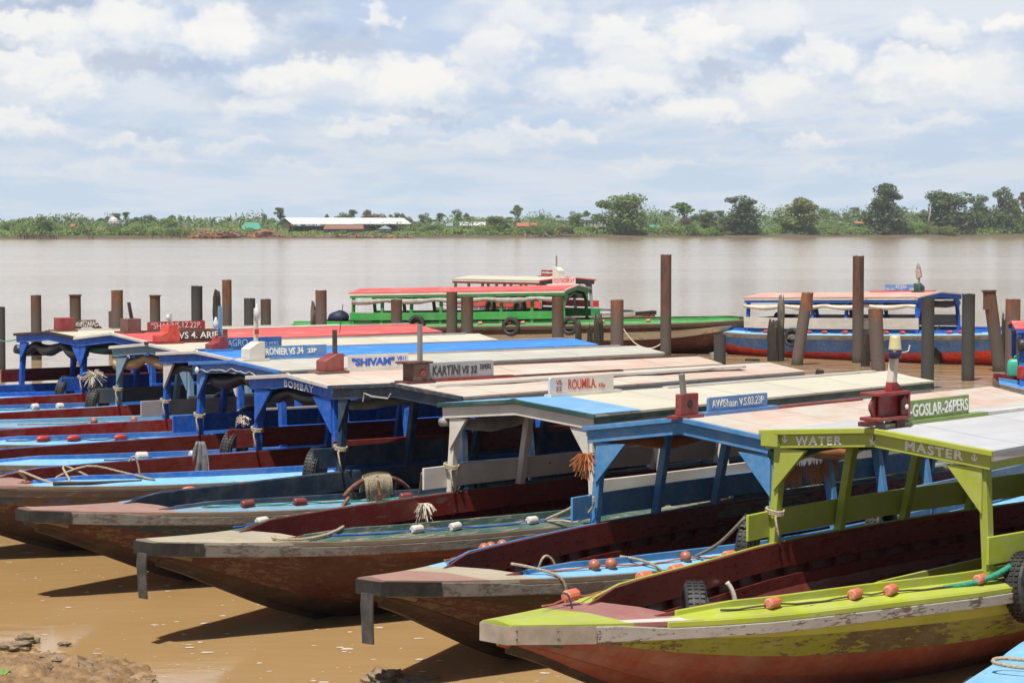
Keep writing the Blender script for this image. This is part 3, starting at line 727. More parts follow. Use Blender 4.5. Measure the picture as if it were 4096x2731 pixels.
    def tarp(s, mat, sides=(-1,), r=.06, x0=0.0, x1=None, sag=.05, zo=-.15, front=False, yo=0.02, seed=1):
        x1 = x1 or s.Lr
        for sg in sides:
            pts, rad = [], []
            for i in range(41):
                x = x0 + (x1 - x0) * i / 40; k = abs(math.sin(i / 40 * math.pi * 4.2 + seed))
                pts.append((x, sg * (s.W(x) + yo), s.ze + zo - sag * k + .012 * mnoise.noise(Vector((x * 4, seed, 0)))))
                rad.append(r * (0.72 + .5 * k + .25 * mnoise.noise(Vector((x * 5, seed, 2)))))
            m = MB(); m.tube(pts, r, 9, rad=rad); m.build('rolled_tarpaulin', mat, s.o, smooth=True)
        if front:
            pts, rad = [], []; w_ = s.W(0) - .12
            for i in range(31):
                y = -w_ + 2 * w_ * i / 30; k = abs(math.sin(i / 30 * math.pi * 2.2 + seed))
                pts.append((.12, y, s.rz(0, y) - .19 - sag * k)); rad.append(r * (.8 + .55 * k))
            m = MB(); m.tube(pts, r, 9, rad=rad); m.build('rolled_tarpaulin', mat, s.o, smooth=True)
    def wpos(s, p): return s.M @ Vector(p)
    def at(s, p): return s.wpos(p), s.o.rotation_euler.copy()

# ------------------------------------------------------------------ the ten boats in the row, nearest first
H5 = lambda *a: list(a)
b1 = Boat('lime green boat nearest the viewer, its front beam lettered WATER MASTER, bow plated with metal', 3.202, 20.59, 43.2, -0.5, 0.7, 4.84, 6.5, 1.19, .60, 1.91, .094, dz=.03,
          hull=[red_bottom, red_bottom, red_bottom, lime_worn, lime], rub=palewood, deck=lime, coam=lime, inner=red_int, fore=pinkred, decktip=lime, rail=lime, post=lime_post, beam=lime,
          trim=lime, side=white, side2=lime, roof=R_grey, plate='metal', gus=(.40, .36), bows=.935, pl=.66, edge=lime)
b2 = Boat('sky blue boat with salmon roof and orange side tarpaulin, rubber strip hanging from its bow', 1.66, 22.97, 36.6, 0.65, 0, 4.74, 7.05, 1.11, .66, 1.86, .14, dz=-.07,
          hull=[brownwood, redbrown, redbrown, brownwood, skyblue], rub=darkrub, deck=ltblue, coam=skyblue, inner=red_int, fore=greydeck, decktip=oldpink, rail=skyblue, post=skyblue_post, beam=skyblue,
          trim=skyblue, side=white_worn, roof=R_pink, flap=True, gus=(.42, .36), bows=.94)
b3 = Boat('boat with white canopy posts, cream roof edged dark green and a red flaking hull', 0.057, 24.98, 43.1, 0.05, 0, 5.0, 6.99, 1.106, .615, 1.871, .088,
          hull=[brownwood, redbrown, redbrown, redbrown, red_flake], rub=darkrub, deck=greenwood, coam=greenwood, inner=red_flake, fore=greydeck, rail=white, post=white_post, beam=white,
          trim=darkgreen, side=darkgreen, side2=white, roof=R_cream, flap=True, gus=(.36, .26), bows=.95, pl=.42)
b4 = Boat('dark navy boat with peeling salmon roof and a grey name board, rusty anchor on deck', -1.352, 27.271, 47.87, 0.05, 0, 4.94, 6.49, 1.195, .528, 1.901, .078,
          hull=[brownwood, redbrown, redbrown, navy_worn, navy], rub=darkrub, deck=dustblue, coam=navy, inner=navy, fore=oldpink, rail=navy, post=navy_post, beam=navy,
          trim=navy_worn, side=white_worn, roof=R_pink, gus=(.40, .20), bows=.925, pl=.36)
b5 = Boat('royal blue boat with an arched front beam lettered BOMBAY and a worn pink roof', -2.77, 29.38, 56.0, -0.3, 0, 5.2, 6.45, 1.09, .528, 1.87, .074, dz=.01,
          hull=[brownwood, brownwood, redbrown, blue_worn, blue_worn], rub=brownwood, deck=ltblue, coam=brightblue, inner=red_int, fore=oldpink, rail=red_int, post=royal_post, beam=royal,
          trim=white_worn, side=white_worn, roof=R_pink, gus=(.44, .46), bows=.96)
b6 = Boat('bright blue boat with stone grey roof and a looping wire along its front beam', -3.797, 32.097, 53.3, 0.1, 0, 5.3, 7.14, 1.197, .527, 1.902, .07,
          hull=[brownwood, brownwood, brownwood, brownwood, navy_worn], rub=darkrub, deck=ltblue, coam=brightblue, inner=red_int, fore=oldpink, rail=royal, post=royal_post, beam=brightblue,
          trim=brightblue, side=white_worn, side2=royal, roof=R_stone, gus=(.36, .28))
b7 = Boat('blue boat with a bright blue canvas roof and one white corner brace', -4.687, 34.872, 52.3, 0.18, 0, 5.3, 7.2, 1.166, .531, 1.89, .066,
          hull=[brownwood, brownwood, brownwood, brownwood, navy_worn], rub=darkrub, deck=ltblue, coam=brightblue, inner=red_bright, fore=oldpink, rail=palegrey, post=royal_post, beam=royal,
          trim=white_worn, side=palegrey, roof=R_blue, gus=(.40, .30), gusm=white)
b8 = Boat('pale grey blue boat with cream roof, tan tarpaulin and a large triangular brace', -5.833, 37.58, 50.0, 0.33, 0, 5.3, 6.78, 1.17, .5, 1.848, .086,
          hull=[brownwood] * 4 + [slate], rub=darkrub, deck=dustblue, coam=ltblue, inner=red_bright, fore=oldpink, rail=slate, post=greyblue_post, beam=greyblue,
          trim=white, side=white, roof=R_cream, gus=(.46, .36))
b9 = Boat('blue boat with coral red roof and a white gable edge', -6.908, 40.44, 48.0, 0.28, 0, 5.3, 6.78, 1.188, .618, 1.864, .111,
          hull=[brownwood] * 4 + [navy_worn], rub=darkrub, deck=ltblue, coam=brightblue, inner=red_bright, fore=oldpink, rail=royal, post=royal_post, beam=royal,
          trim=white, side=palegrey, roof=R_red, gus=(.38, .20))
b10 = Boat('dark blue splintered-roof boat with sagging black tarpaulin ending the row at the back', -8.507, 42.813, 48.5, 0.5, 0, 5.3, 6.6, 1.163, .6, 1.825, .072,
           hull=[brownwood] * 4 + [navy_worn], rub=darkrub, deck=ltblue, coam=royal, inner=royal, fore=oldpink, rail=red_int, post=royal_post, beam=royal,
           trim=brownwood, side=royal, roof=R_cream, gus=(.36, .30))
# ---- boats lying further out
bg = Boat('bright green boat with coral red roof, its bow raised to the right beyond the piles', 2.05, 72.6, 290, 1.4, 0, 6.85, 7.3, 1.2, .75, 1.90, .11, dz=0.0, near=1,
          hull=[redbrown, redbrown, redbrown, white_worn, brownwood], rub=brownwood, deck=green, coam=green, inner=brownwood, fore=redbrown, rail=green, post=green_post, beam=green,
          trim=white, side=white, side2=green, roof=R_red, bows=1.02, stern=2.1, detail=1)
br = Boat('red and white boat with cream roof, mostly hidden behind the green boat', 1.95, 82.5, 328, 0.6, 0, 5.2, 6.6, 1.15, .7, 1.95, .10, near=1,
          hull=[vermilion, vermilion, white_worn, vermilion, vermilion], rub=palewood, deck=palegrey, coam=palegrey, inner=slate, fore=palegrey, rail=vermilion, post=palegrey, beam=slate,
          trim=vermilion, side=white, side2=signred, roof=R_cream, bows=.98, flap=True, detail=1)
bl = Boat('blue and red hulled boat with rolled cream tarpaulin and white side boards behind piles', 12.25, 66.6, 311, 1.4, -1.0, 5.2, 6.1, 1.2, .8, 1.88, .09, near=1,
          hull=[vermilion, vermilion, vermilion, hullblue, hullblue], rub=darkrub, deck=ltblue, coam=royal, inner=royal, fore=brownwood, rail=white_worn, post=royal_post, beam=royal,
          trim=white_worn, side=white_worn, side2=royal, roof=R_pink2, bows=.98, detail=1, gus=(.42, .28), stern=1.3, rail_z=(.04, .36))
brr = Boat('blue canopied boat with red and white hull, cut off by the right edge', 15.30, 44.6, 278, 0.0, 0, 5.2, 5.6, 1.15, .9, 1.90, .09, near=1,
           hull=[red_bright, red_bright, red_bright, white_worn, darkrub], rub=darkrub, deck=skyblue, coam=skyblue, inner=red_bright, fore=skyblue, rail=red_bright, post=royal_post, beam=royal,
           trim=royal, side=royal, roof=R_red, detail=1, stern=.32)
b0 = Boat('light blue boat of which only the bow corner shows in the bottom right corner', 6.02, 18.36, 38, 0, 0, 5.0, 6.6, 1.15, .6, 1.9, .09, hull=[brownwood, redbrown, redbrown, skyblue, skyblue],
          rub=ltblue, deck=ltblue, coam=ltblue, inner=oldpink, fore=ltblue, rail=skyblue, post=skyblue_post, beam=skyblue, roof=R_grey, detail=1, bows=.97, edge=ltblue)

# ---- lettering on front beams
def front_text(b, body, y0, y1, zc, h, slope, **kw):
    M = Matrix(((0, 0, -1, -.031), (-1, 0, 0, 0), (0, 1, 0, 0), (0, 0, 0, 1)))
    return lettering(body, (-y0, -y1, zc - h / 2, zc + h / 2), M, kw.pop('mat', L_white), b.front, slope=slope, **kw)
z = b1.ze; s1 = b1.rise / b1.w
front_text(b1, 'WATER', .84, .33, z + .585 * s1 - .062, .082, s1, bold=.035, spacing=1.25)
front_text(b1, 'MASTER', -.34, -.93, z + .635 * s1 - .062, .084, -s1, bold=.035, spacing=1.2)
def shape_on_front(b, polys, name):
    m = MB()
    for poly in polys: m.prism(poly, -.0345, -.031, 'YZ')
    m.build(name, L_white, b.front)
st = []
for k in range(10):
    r = .046 if k % 2 == 0 else .019; a = math.pi / 2 + k * math.pi / 5
    st.append((-.0 + r * math.cos(a), z + b1.rise - .072 + r * math.sin(a)))
shape_on_front(b1, [st], 'star_emblem')
def anchor(y, zc, k=1.0):
    out = []
    pts = [(-.030 + .060 * i / 8, -.034 + .030 * (abs(i - 4) / 4) ** 1.6) for i in range(9)]
    out.append([(y + a * k, zc + b_ * k) for a, b_ in pts] + [(y + a * k * .86, zc + (b_ + .013) * k) for a, b_ in reversed(pts)])
    out.append([(y - .006, zc - .03 * k), (y + .006, zc - .03 * k), (y + .006, zc + .03 * k), (y - .006, zc + .03 * k)])
    out.append([(y - .018, zc + .016 * k), (y + .018, zc + .016 * k), (y + .018, zc + .024 * k), (y - .018, zc + .024 * k)])
    out.append([(y + .013 * math.cos(a * .785), zc + .037 * k + .011 * math.sin(a * .785)) for a in range(8)])
    return out
shape_on_front(b1, anchor(.96, z + .20 * s1 - .045), 'anchor_emblem')
shape_on_front(b1, anchor(-1.04, z + .14 * s1 - .05), 'anchor_emblem')
m = MB(); m.box((-.05, 1.11, z - .05), (.05, .19, .115)); m.build('corner_block', lime, b1.o, bev=.006)
front_text(b5, 'BOMBAY', .14, -.62, b5.ze + .72 * b5.rise - .075, .085, -.05, bold=.02, spacing=1.15, wob=.02)

# ---- name boards and lamp boxes on the roofs
b1.name_board(3545, 3870, .175, signgreen, [('VS-09-GOSLAR-26PERS', .03, .985, .16, .82, dict(bold=.02))], basex=(.0, .28), tm=L_white)
b2.name_board(2830, 3065, .140, signblue, [('AWIShaan V.S.03.23P', .05, .93, .22, .80, dict(bold=.0, wob=.03))], clip=.012, base=signblue)
b3.name_board(2196, 2451, .180, white, [('VS.', .09, .19, .54, .83, dict(bold=.01)), ('22', .09, .18, .16, .42, dict(bold=.01)), ('ROUMILA.', .28, .72, .20, .82, dict(bold=.01, wob=.02)), ('22p', .75, .86, .18, .46, dict(bold=.01))], clip=.02, tm=L_red, basex=(.02, .10))
b4.name_board(1707, 1972, .190, signgrey, [('KARTINI', .07, .49, .20, .80, dict(bold=.02, shear=.12, wob=.03)), ('VS 32', .51, .74, .22, .70, dict(bold=.03, shear=.1)), ('22PERS.', .78, .96, .46, .76, dict(bold=.02, shear=.2))], clip=.03, tm=L_black, basex=(.25, .3), base=boxred)
b5.name_board(1393, 1633, .170, white, [('"SHIVAM"', .05, .76, .20, .80, dict(bold=.05, wob=.02)), ('VS11', .80, .95, .52, .82, dict(bold=.02)), ('22 PERS', .80, .96, .20, .40, dict(bold=.0))], tm=L_blue, base=white)
b6.name_board(1005, 1305, .150, signblue, [('RONIER VS 34', .18, .68, .16, .82, dict(bold=.03, wob=.05)), ('23P', .74, .86, .26, .70, dict(bold=.04))], tm=L_white)
b7.name_board(903, 1125, .150, signteal, [('AGRO', .02, .38, .12, .84, dict(bold=-.005)), ('23 PERS', .66, .94, .12, .48, dict(bold=-.005))], tm=L_pale, basex=(.5, .05))
b8.name_board(700, 909, .165, signmaroon, [('VS 4. ARIEF', .06, .90, .18, .84, dict(bold=.012, wob=.03))], tm=L_white, basex=(.55, .05))
b9.name_board(590, 819, .140, signred, [('"SHAN', .05, .40, .10, .88, dict(bold=-.005, wob=.04)), ('VS.12.22P.', .42, .93, .14, .88, dict(bold=-.005, wob=.04))], clip=.012, base=boxwood, basex=(.6, .2), tm=L_white)
b10.name_board(289, 408, .160, signmaroon, [('VS10', .10, .27, .24, .74, dict(bold=.01, shear=.15)), ('FEZARA', .28, .74, .28, .86, dict(bold=.01)), ('20', .74, .82, .56, .84, dict()), ('prs', .76, .93, .16, .44, dict())], arch=True, base=white, tm=L_white)
bg.name_board(2211, 2303, .21, white, [('V.S.O.I TAKDIER 24 P.', .03, .96, .16, .86, dict(bold=.02))], tm=L_red, base=white)
br.name_board(2166, 2226, .20, signred, [('VS22Djawat', .03, .78, .3, .7, dict(bold=.02)), ('22', .84, .97, .3, .6, dict())], tm=L_white)
bl.name_board(3542, 3668, .18, signblue, [('VS-14-', .02, .30, .06, .48, dict(bold=-.01)), ('ADJAI-', .33, .70, .1, .95, dict(bold=-.01)), ('22P', .76, .96, .06, .42, dict())], base=vermilion, basex=(.6, .5))

bx, xa, xb, z0 = b2.lamp_box(2712, 2782, .23, boxred, .20, mastwood, 2742, depth=.07, kind='box', lean=-.08)
m = MB(); m.lathe([(.045, -.004), (.045, .004)], ((xa + xb) / 2, -.038, z0 + .13), 14, 'Y'); m.build('port_hole', rubber, bx)
bx, xa, xb, z0 = b4.lamp_box(1632, 1698, .22, boxwood, .46, mastwood, 1680, kind='box', depth=.20, basem=signmaroon)
m = MB(); m.box(((xa + xb) / 2 - .03, 0, z0 + .235), (xb - xa + .12, .26, .022)); m.build('box_lid', signmaroon, bx, bev=.004)
m = MB(); m.lathe([(.02, -.015), (.05, 0.0), (.05, .01)], ((xa + xb) / 2 + .02, -.105, z0 + .11), 12, 'Y'); m.build('lamp', boxred, bx)
bx, xa, xb, z0 = b5.lamp_box(1281, 1360, .24, boxred, .30, mastblack, 1340, depth=.22, basem=boxwood)
m = MB(); m.tube([(xb, 0, z0 + .5), (xb + .03, 0, z0 + .70), (xb + .05, 0, z0 + .86)], .005, 5); m.build('antenna', rubber, b5.o)
bx, xa, xb, z0 = b6.lamp_box(980, 1045, .25, white, .46, white_post, 1024, depth=.22)
m = MB(); m.lathe([(.015, 0), (.04, .02), (.045, .12), (.035, .15), (.015, .2), (.012, .22)], (b6.mast[1], -.03, b6.mast[2] - .16), 10); m.build('lamp_bottle', glassy, b6.o, smooth=True)
m = MB(); m.box((b6.mast[1] - .005, -.03, b6.mast[2] - .32), (.052, .03, .07)); m.build('mast_marker', fl_red, b6.o)
bx, xa, xb, z0 = b7.lamp_box(835, 901, .22, signred, .44, greyblue_post, 880, depth=.22, kind='roofed', basem=skyblue)
m = MB(); m.lathe([(.015, 0), (.04, .03), (.045, .10), (.02, .15), (.015, .18)], (b7.mast[1] - .10, -.05, b7.mast[2] - .34), 10); m.build('lamp_bottle', glassy, b7.o, smooth=True)
bx, xa, xb, z0 = b8.lamp_box(625, 705, .30, vermilion, .18, white_post, 681, depth=.24, kind='roofed', basem=signred)
m = MB(); m.lathe([(.01, 0), (.035, .03), (.035, .07), (.01, .10)], (b8.mast[1] - .06, -.03, b8.mast[2] - .12), 10); m.build('lamp_bulb', glassy, b8.o, smooth=True)
bx, xa, xb, z0 = b9.lamp_box(495, 550, .24, boxwood, .28, mastblack, 535, depth=.24, kind='box', lean=-.10, basem=boxwood)
bx, xa, xb, z0 = b10.lamp_box(228, 284, .24, signred, None, depth=.24, kind='box', basem=boxwood)
b10.o['_'] = 1; del b10.o['_']
br.lamp_box(2222, 2246, .34, white, .4, mastwood, 2226, depth=.25)
bx, xa, xb, z0 = bl.lamp_box(3664, 3690, .24, darkgreen, .42, mastwood, 3677, depth=.26)
m = MB(); x, zt = bl.mast[1], bl.mast[2]; m.prism([(x - .09, zt - .24), (x + .06, zt - .30), (x + .09, zt - .05), (x + .02, zt + .14), (x - .04, zt + .02)], -.045, .045, 'XZ'); m.build('furled_flag', plain('striped_flag_cloth', (0.45, 0.30, 0.30, 1), 0.8, var=.5, sc=14, c2=(0.05, .30, .20, 1), thr=(.5, .55)), bl.o)
# the nearest boat's open navigation-light bracket
xa, xb = b1.ridge_x(3478), b1.ridge_x(3600); z0 = b1.ze + b1.rise + .11; w_ = xb - xa
bk = MB(); bk.box(((xa + xb) / 2, 0, z0 + .015), (w_, .22, .03)); bk.box(((xa + xb) / 2, 0, z0 + .235), (w_, .22, .03)); bk.box((xb - .016, 0, z0 + .125), (.03, .22, .19))
bo = bk.build('lamp_bracket', boxred, b1.o, bev=.005)
m = MB(); m.prism([(xa + .04, z0 + .032), (xb - .10, z0 + .032), (xb - .10, z0 + .219), (xa + .06, z0 + .219), (xa - .01, z0 + .145), (xa - .01, z0 + .105)], -.012, .012, 'XZ'); m.build('side_board', boxred, bo, bev=.003)
m = MB(); m.box(((xa + xb) / 2 + .03, -.035, z0 + .125), (w_ - .10, .015, .19)); m.build('back_board', boxred, bo)
m = MB(); m.prism([(xb - .12, z0 + .04), (xb - .05, z0 + .04), (xb - .04, z0 + .17), (xb - .085, z0 + .215), (xb - .13, z0 + .17)], -.105, -.085, 'XZ'); m.build('lamp_plate', signmaroon, bo)
m = MB(); m.lathe([(.0, -.02), (.022, -.01), (.024, .0)], (xb - .085, -.122, z0 + .11), 12, 'Y'); m.build('lens', glassy, bo, smooth=True)
m = MB(); m.bar((xb - .08, 0, z0 - .11), (xb - .08, 0, z0 + .005), .13, .13, (1, 0, 0)); m.box((xa + .02, 0, z0 - .02), (.26, .10, .04)); m.build('bracket_foot', signmaroon, bo, bev=.004)
m = MB(); m.prism([(xb - .20, z0 + .25), (xb, z0 + .25), (xb - .03, z0 + .28), (xb - .11, z0 + .33), (xb - .18, z0 + .33)], -.035, .035, 'XZ'); m.build('mast_step', boxred, bo, bev=.004)
m = MB(); m.bar((xb - .15, 0, z0 + .27), (xb - .09, 0, z0 + .66), .07, .075, (1, 0, 0), taper=.85); mo = m.build('mast', white_post, b1.o, bev=.005)
m = MB(); xm = xb - .155; zt = z0 + .54
m.lathe([(.050, 0), (.056, .0), (.060, .04), (.061, .075)], (xm, -.04, zt), 16); m.build('lamp_base', cupdk, mo, smooth=True)
m = MB(); m.lathe([(.063, .075), (.057, .09), (.048, .18), (.043, .20), (.0, .202)], (xm, -.04, zt), 16); m.build('lamp_cover', cuppl, mo, smooth=True)
m = MB(); m.tube([(xm, -.06, zt + .05), (xm + .15, -.05, zt + .05), (xm + .20, -.05, zt + .06), (xm + .22, -.05, zt + .11)], .006, 5); m.build('wire_hook', wirem, mo)
m = MB(); m.sweep([[(x, -.30, .60 + .015 * x), (x, -.27, .60 + .015 * x), (x, -.27, zz), (x, -.30, zz)] for x, zz in ((-1.5, .61), (-1.0, .70), (-.3, .755), (1, .77), (4.5, .80))]); m.build('seat_back', lime, b1.o)
m = MB(); m.sweep([[(x, -b1.B(x) - .018, b1.S(x) + .018), (x, -b1.B(x) * .80, b1.S(x) + .023), (x, -b1.B(x) * .80, b1.S(x) + .019), (x, -b1.B(x) - .018, b1.S(x) + .014)] for x in [-4.84 + .97 + .11 * q for q in range(6)]]); m.build('deck_stripe', white, b1.o)
m = MB(); m.bar((-2.75, .35, .60), (-2.75, -.2, .60), .22, .03); m.build('bow_seat', red_int, b1.o)
m = MB(); m.tube([(-.05, -.02, b1.ze + .02), (-.04, -.02, b1.ze + .13), (.06, -.03, b1.ze + .20), (.2, -.05, b1.ze + .21)], .010, 6); m.build('lamp_cable', wirem, b1.o, smooth=True)
m = MB(); m.box((2.3, 0, b1.ze + b1.rise + .055), (4.4, .09, .03)); m.build('ridge_board', white_worn, b1.o)
for b_, x_, L_, mt_ in ((b2, 2.2, 3.0, boxred), (b4, 1.9, 3.6, signmaroon), (b9, 3.4, 6.4, white_worn), (b7, 3.7, 6.6, palegrey), (b3, 4.6, 4.2, white_worn), (b8, 4.2, 4.6, palegrey), (b6, 4.3, 5.0, palegrey), (b5, 4.2, 4.6, signmaroon), (b10, 3, 5, white_worn)):
    m = MB(); m.box((x_, 0, b_.ze + b_.rise + .05), (L_, .08, .022)); m.build('ridge_board', mt_, b_.o)
m = MB(); m.prism([(0.05, -.95), (.05, -.25), (.9, -.18), (1.3, -1.0)], b3.ze + .045, b3.ze + .05, 'XY')
# blue painted front strip of the white-posted boat's roof, a part of its canvas
m = MB(); w_ = b3.W(0) + .02; r_ = b3.rise
m.sweep([[(x, -w_ + .0, b3.ze + .040), (x, 0, b3.ze + r_ + .050), (x, w_, b3.ze + .040)] for x in (-.05, .75)], closed=False)
m.build('roof_front_panel', R_bluegrey, b3.o)
# loose planks lying on the navy boat's roof
m = MB(); m.bar((.2, -.42, b4.ze + .105), (5.6, -.36, b4.ze + .115), .13, .03)
tag(m.build('roof_plank', white_worn, None), 'long weathered grey plank lying along the peeling salmon roof of the navy boat', 'plank')
bpy.data.objects['roof_plank'].matrix_world = b4.M

# ---- rolled tarpaulins, wires
b1.tarp(tarp_green, (1,), .05, .05, 5.5, .04, -.16, yo=-.02)
b2.tarp(tarp_orange, (1, -1), .06, .15, 6.2, .06, -.14, front=False, yo=-.03, seed=2)
b3.tarp(tarp_grey, (1,), .06, -.05, 6.0, .08, -.16, yo=.0, seed=3)
b4.tarp(tarp_grey, (1,), .05, .1, 6.0, .05, -.16, yo=-.05, seed=4)
b5.tarp(tarp_black, (1,), .06, .1, 6.0, .06, -.16, front=True, yo=-.05, seed=5)
b6.tarp(tarp_black, (1, -1), .07, .15, 6.4, .08, -.17, front=True, yo=-.06, seed=6)
b7.tarp(tarp_black, (1, -1), .06, .1, 6.4, .05, -.15, front=True, yo=-.05, seed=7)
b8.tarp(tarp_tan, (1,), .07, .0, 6.2, .09, -.18, front=True, yo=-.02, seed=8)
b9.tarp(tarp_green, (1, -1), .05, .2, 6.2, .05, -.15, front=True, yo=-.05, seed=9)
b10.tarp(tarp_black, (1,), .08, -.05, 6.0, .12, -.19, front=True, yo=.0, seed=10)
bg.tarp(tarp_grey, (1,), .075, .05, 7.2, .06, -.21, yo=.03, seed=11)
bg.tarp(tarp_black, (-1,), .075, .05, 7.2, .06, -.21, front=True, yo=.0, seed=15)
bl.tarp(tarp_cream, (1,), .062, .05, 6.1, .06, -.22, yo=.03, seed=12)
bl.tarp(tarp_grey, (-1,), .085, .05, 6.1, .06, -.22, yo=.03, seed=16)
brr.tarp(tarp_black, (1,), .11, 1.0, 5.6, .06, -.24, yo=.03, seed=13)
m = MB(); rnd = random.Random(3)
for i in range(150):
    x = .35 + 1.0 * rnd.random(); y = b2.W(x) - .08 + .05 * rnd.random(); z_ = b2.ze - .24 - .06 * rnd.random()
    L_ = .10 + .14 * rnd.random(); dx_ = rnd.uniform(-.03, .03)
    m.tube([(x, y - 2.0, z_), (x + dx_ * .5, y - 2.0, z_ - L_ * .5), (x + dx_, y - 2.0, z_ - L_)], .004, 3)
m.build('tarpaulin_fringe', tarp_orange, b2.o)
m = MB(); pts = []
for i in range(25):
    y = .95 - 1.95 * i / 24; pts.append((-.045, y, b6.rz(0, y) - .07 - .03 * abs(math.sin(i * .55)) + .012 * math.sin(i * 1.9)))
m.tube(pts, .009, 5); m.build('lamp_wire', wirem, b6.o, smooth=True)
m = MB(); m.blob((-.05, 1.02, b6.ze - .07), (.03, .055, .055), 3, 10, 7, .1); m.build('front_lamp', glassy, b6.o, smooth=True)
m = MB(); m.tube([(-.05, .05, b4.ze + .0), (-.05, .1, b4.ze - .06), (-.05, .4, b4.ze - .05), (-.05, .55, b4.ze - .02), (-.05, .57, b4.ze - .12)], .008, 5); m.build('lamp_wire', wirem, b4.o)

# ------------------------------------------------------------------ loose gear on the boats
def float_line(b, sg, us, kind, line, label, rr=.045, ll=.13, ext=(.5, .5), n=None):
    xs_ = sorted(b.deck_x(u, sg) for u in us)
    p0 = b.deckpt(xs_[0], sg); o = thing('float_line', label, 'float line', b.wpos(p0), b.o.rotation_euler, 'lines of floats along the boats\u2019 side decks')
    off = .10
    m = MB(); pts = []
    a, e = xs_[0] - ext[0], xs_[-1] + ext[1]; N = 40
    for i in range(N + 1):
        x = a + (e - a) * i / N; nearest = min(abs(x - q) for q in xs_)
        pts.append(b.deckpt(x, sg, off, .065 + .02 * max(0, 1 - nearest / .3) - .005 * math.sin(i * 0.9) ** 2) - p0)
    m.tube(pts, .008, 5); m.build('line', line, o)
    rnd = random.Random(len(label))
    for q in xs_:
        c = b.deckpt(q, sg, off, rr + .047) - p0; m = MB()
        if kind[1] == 'ball': prof = [(.012, -.055), (.040, -.042), (.055, -.012), (.055, .012), (.040, .042), (.012, .055)]
        elif kind[1] == 'egg': prof = [(.010, -.11), (.034, -.07), (.045, -.02), (.045, .02), (.034, .07), (.010, .11)]
        else: prof = [(.012, -ll / 2), (rr * .78, -ll / 2), (rr, -ll / 2 + .018), (rr, ll / 2 - .018), (rr * .78, ll / 2), (.012, ll / 2)]
        m.lathe(prof, (0, 0, 0), 12, 'X'); f = m.build('float', kind[0], o, smooth=kind[1] != 'cyl')
        f.location = c; f.rotation_euler = (0, rnd.uniform(-.06, .06), rnd.uniform(-.18, .18))
    return o
float_line(b1, -1, [3091, 3420, 3563, 3921], (fl_orange, 'cyl'), rope_dark, 'line of big faded orange floats on the near lime green side deck', .044, .15)
float_line(b1, 1, [2284, 2578, 2705, 2917], (fl_orange, 'cyl'), rope_red, 'line of orange floats peeping over the far lime edge of the nearest boat', .05, .15)
float_line(b2, -1, [2377, 2443, 2742], (fl_brown, 'ball'), rope_red, 'orange line with paint-splashed round floats on the near light blue deck of the salmon-roofed boat')
float_line(b2, 1, [1937, 1963, 2009], (fl_brown, 'ball'), rope_red, 'three terracotta ball floats on the far edge of the sky blue boat', ext=(.9, 1.2))
float_line(b3, -1, [1668, 1821, 2128], (fl_white, 'cyl'), rope_blue, 'blue line with white floats on the worn green deck of the white-posted boat', .04, .14, ext=(1.0, .6))
float_line(b3, 1, [1048, 1450, 1713], (fl_white, 'cyl'), rope_blue, 'white floats along the far red edge of the white-posted boat', .04, .14)
float_line(b4, -1, [990, 1199, 1623], (fl_maroon, 'cyl'), rope_green, 'green line with dull red floats on the dusty blue deck beside the anchor', .04, .16)
float_line(b4, 1, [758, 977], (fl_orange, 'egg'), rope_dark, 'pinkish floats just showing over the far edge of the navy boat')
float_line(b6, -1, [567, 781, 903], (fl_white, 'cyl'), rope_dark, 'off white double floats on the blue deck below the hanging grey cloth', .055, .16)
float_line(b7, -1, [172, 294, 482], (fl_red, 'egg'), rope_dark, 'spindle shaped red floats on the bright blue deck of the blue-roofed boat', .045, .24)
float_line(b7, 1, [85, 217, 340], (fl_red, 'egg'), rope_dark, 'red floats showing over the far edge of the blue-roofed boat', .04, .2)
float_line(b8, -1, [376, 535], (fl_brown, 'ball'), rope_m, 'pale line with two terracotta floats on the deck of the grey blue boat', ext=(1.2, .8))
float_line(b9, -1, [140, 240], (fl_white, 'cyl'), rope_dark, 'two white floats on the blue deck of the red-roofed boat behind the tyre', .055, .12, ext=(1.5, .8))
float_line(b10, 1, [127, 258], (fl_dark, 'cyl'), rope_dark, 'taut dark line with two black floats at the far edge of the splintered-roof boat', .05, .14, ext=(1.5, .8))
float_line(bg, 1, [1669, 1921, 2038, 2092, 2302, 2410, 2593], (fl_orange, 'cyl'), rope_white, 'white line with small orange floats along the bright green deck', .05, .13, ext=(.8, .8))
float_line(bl, 1, [3063, 3163, 3234, 3298, 3380, 3544, 3610, 3798, 3845], (fl_red, 'egg'), rope_dark, 'row of small red floats along the blue and red hulled boat', .05, .2, ext=(.6, .6))

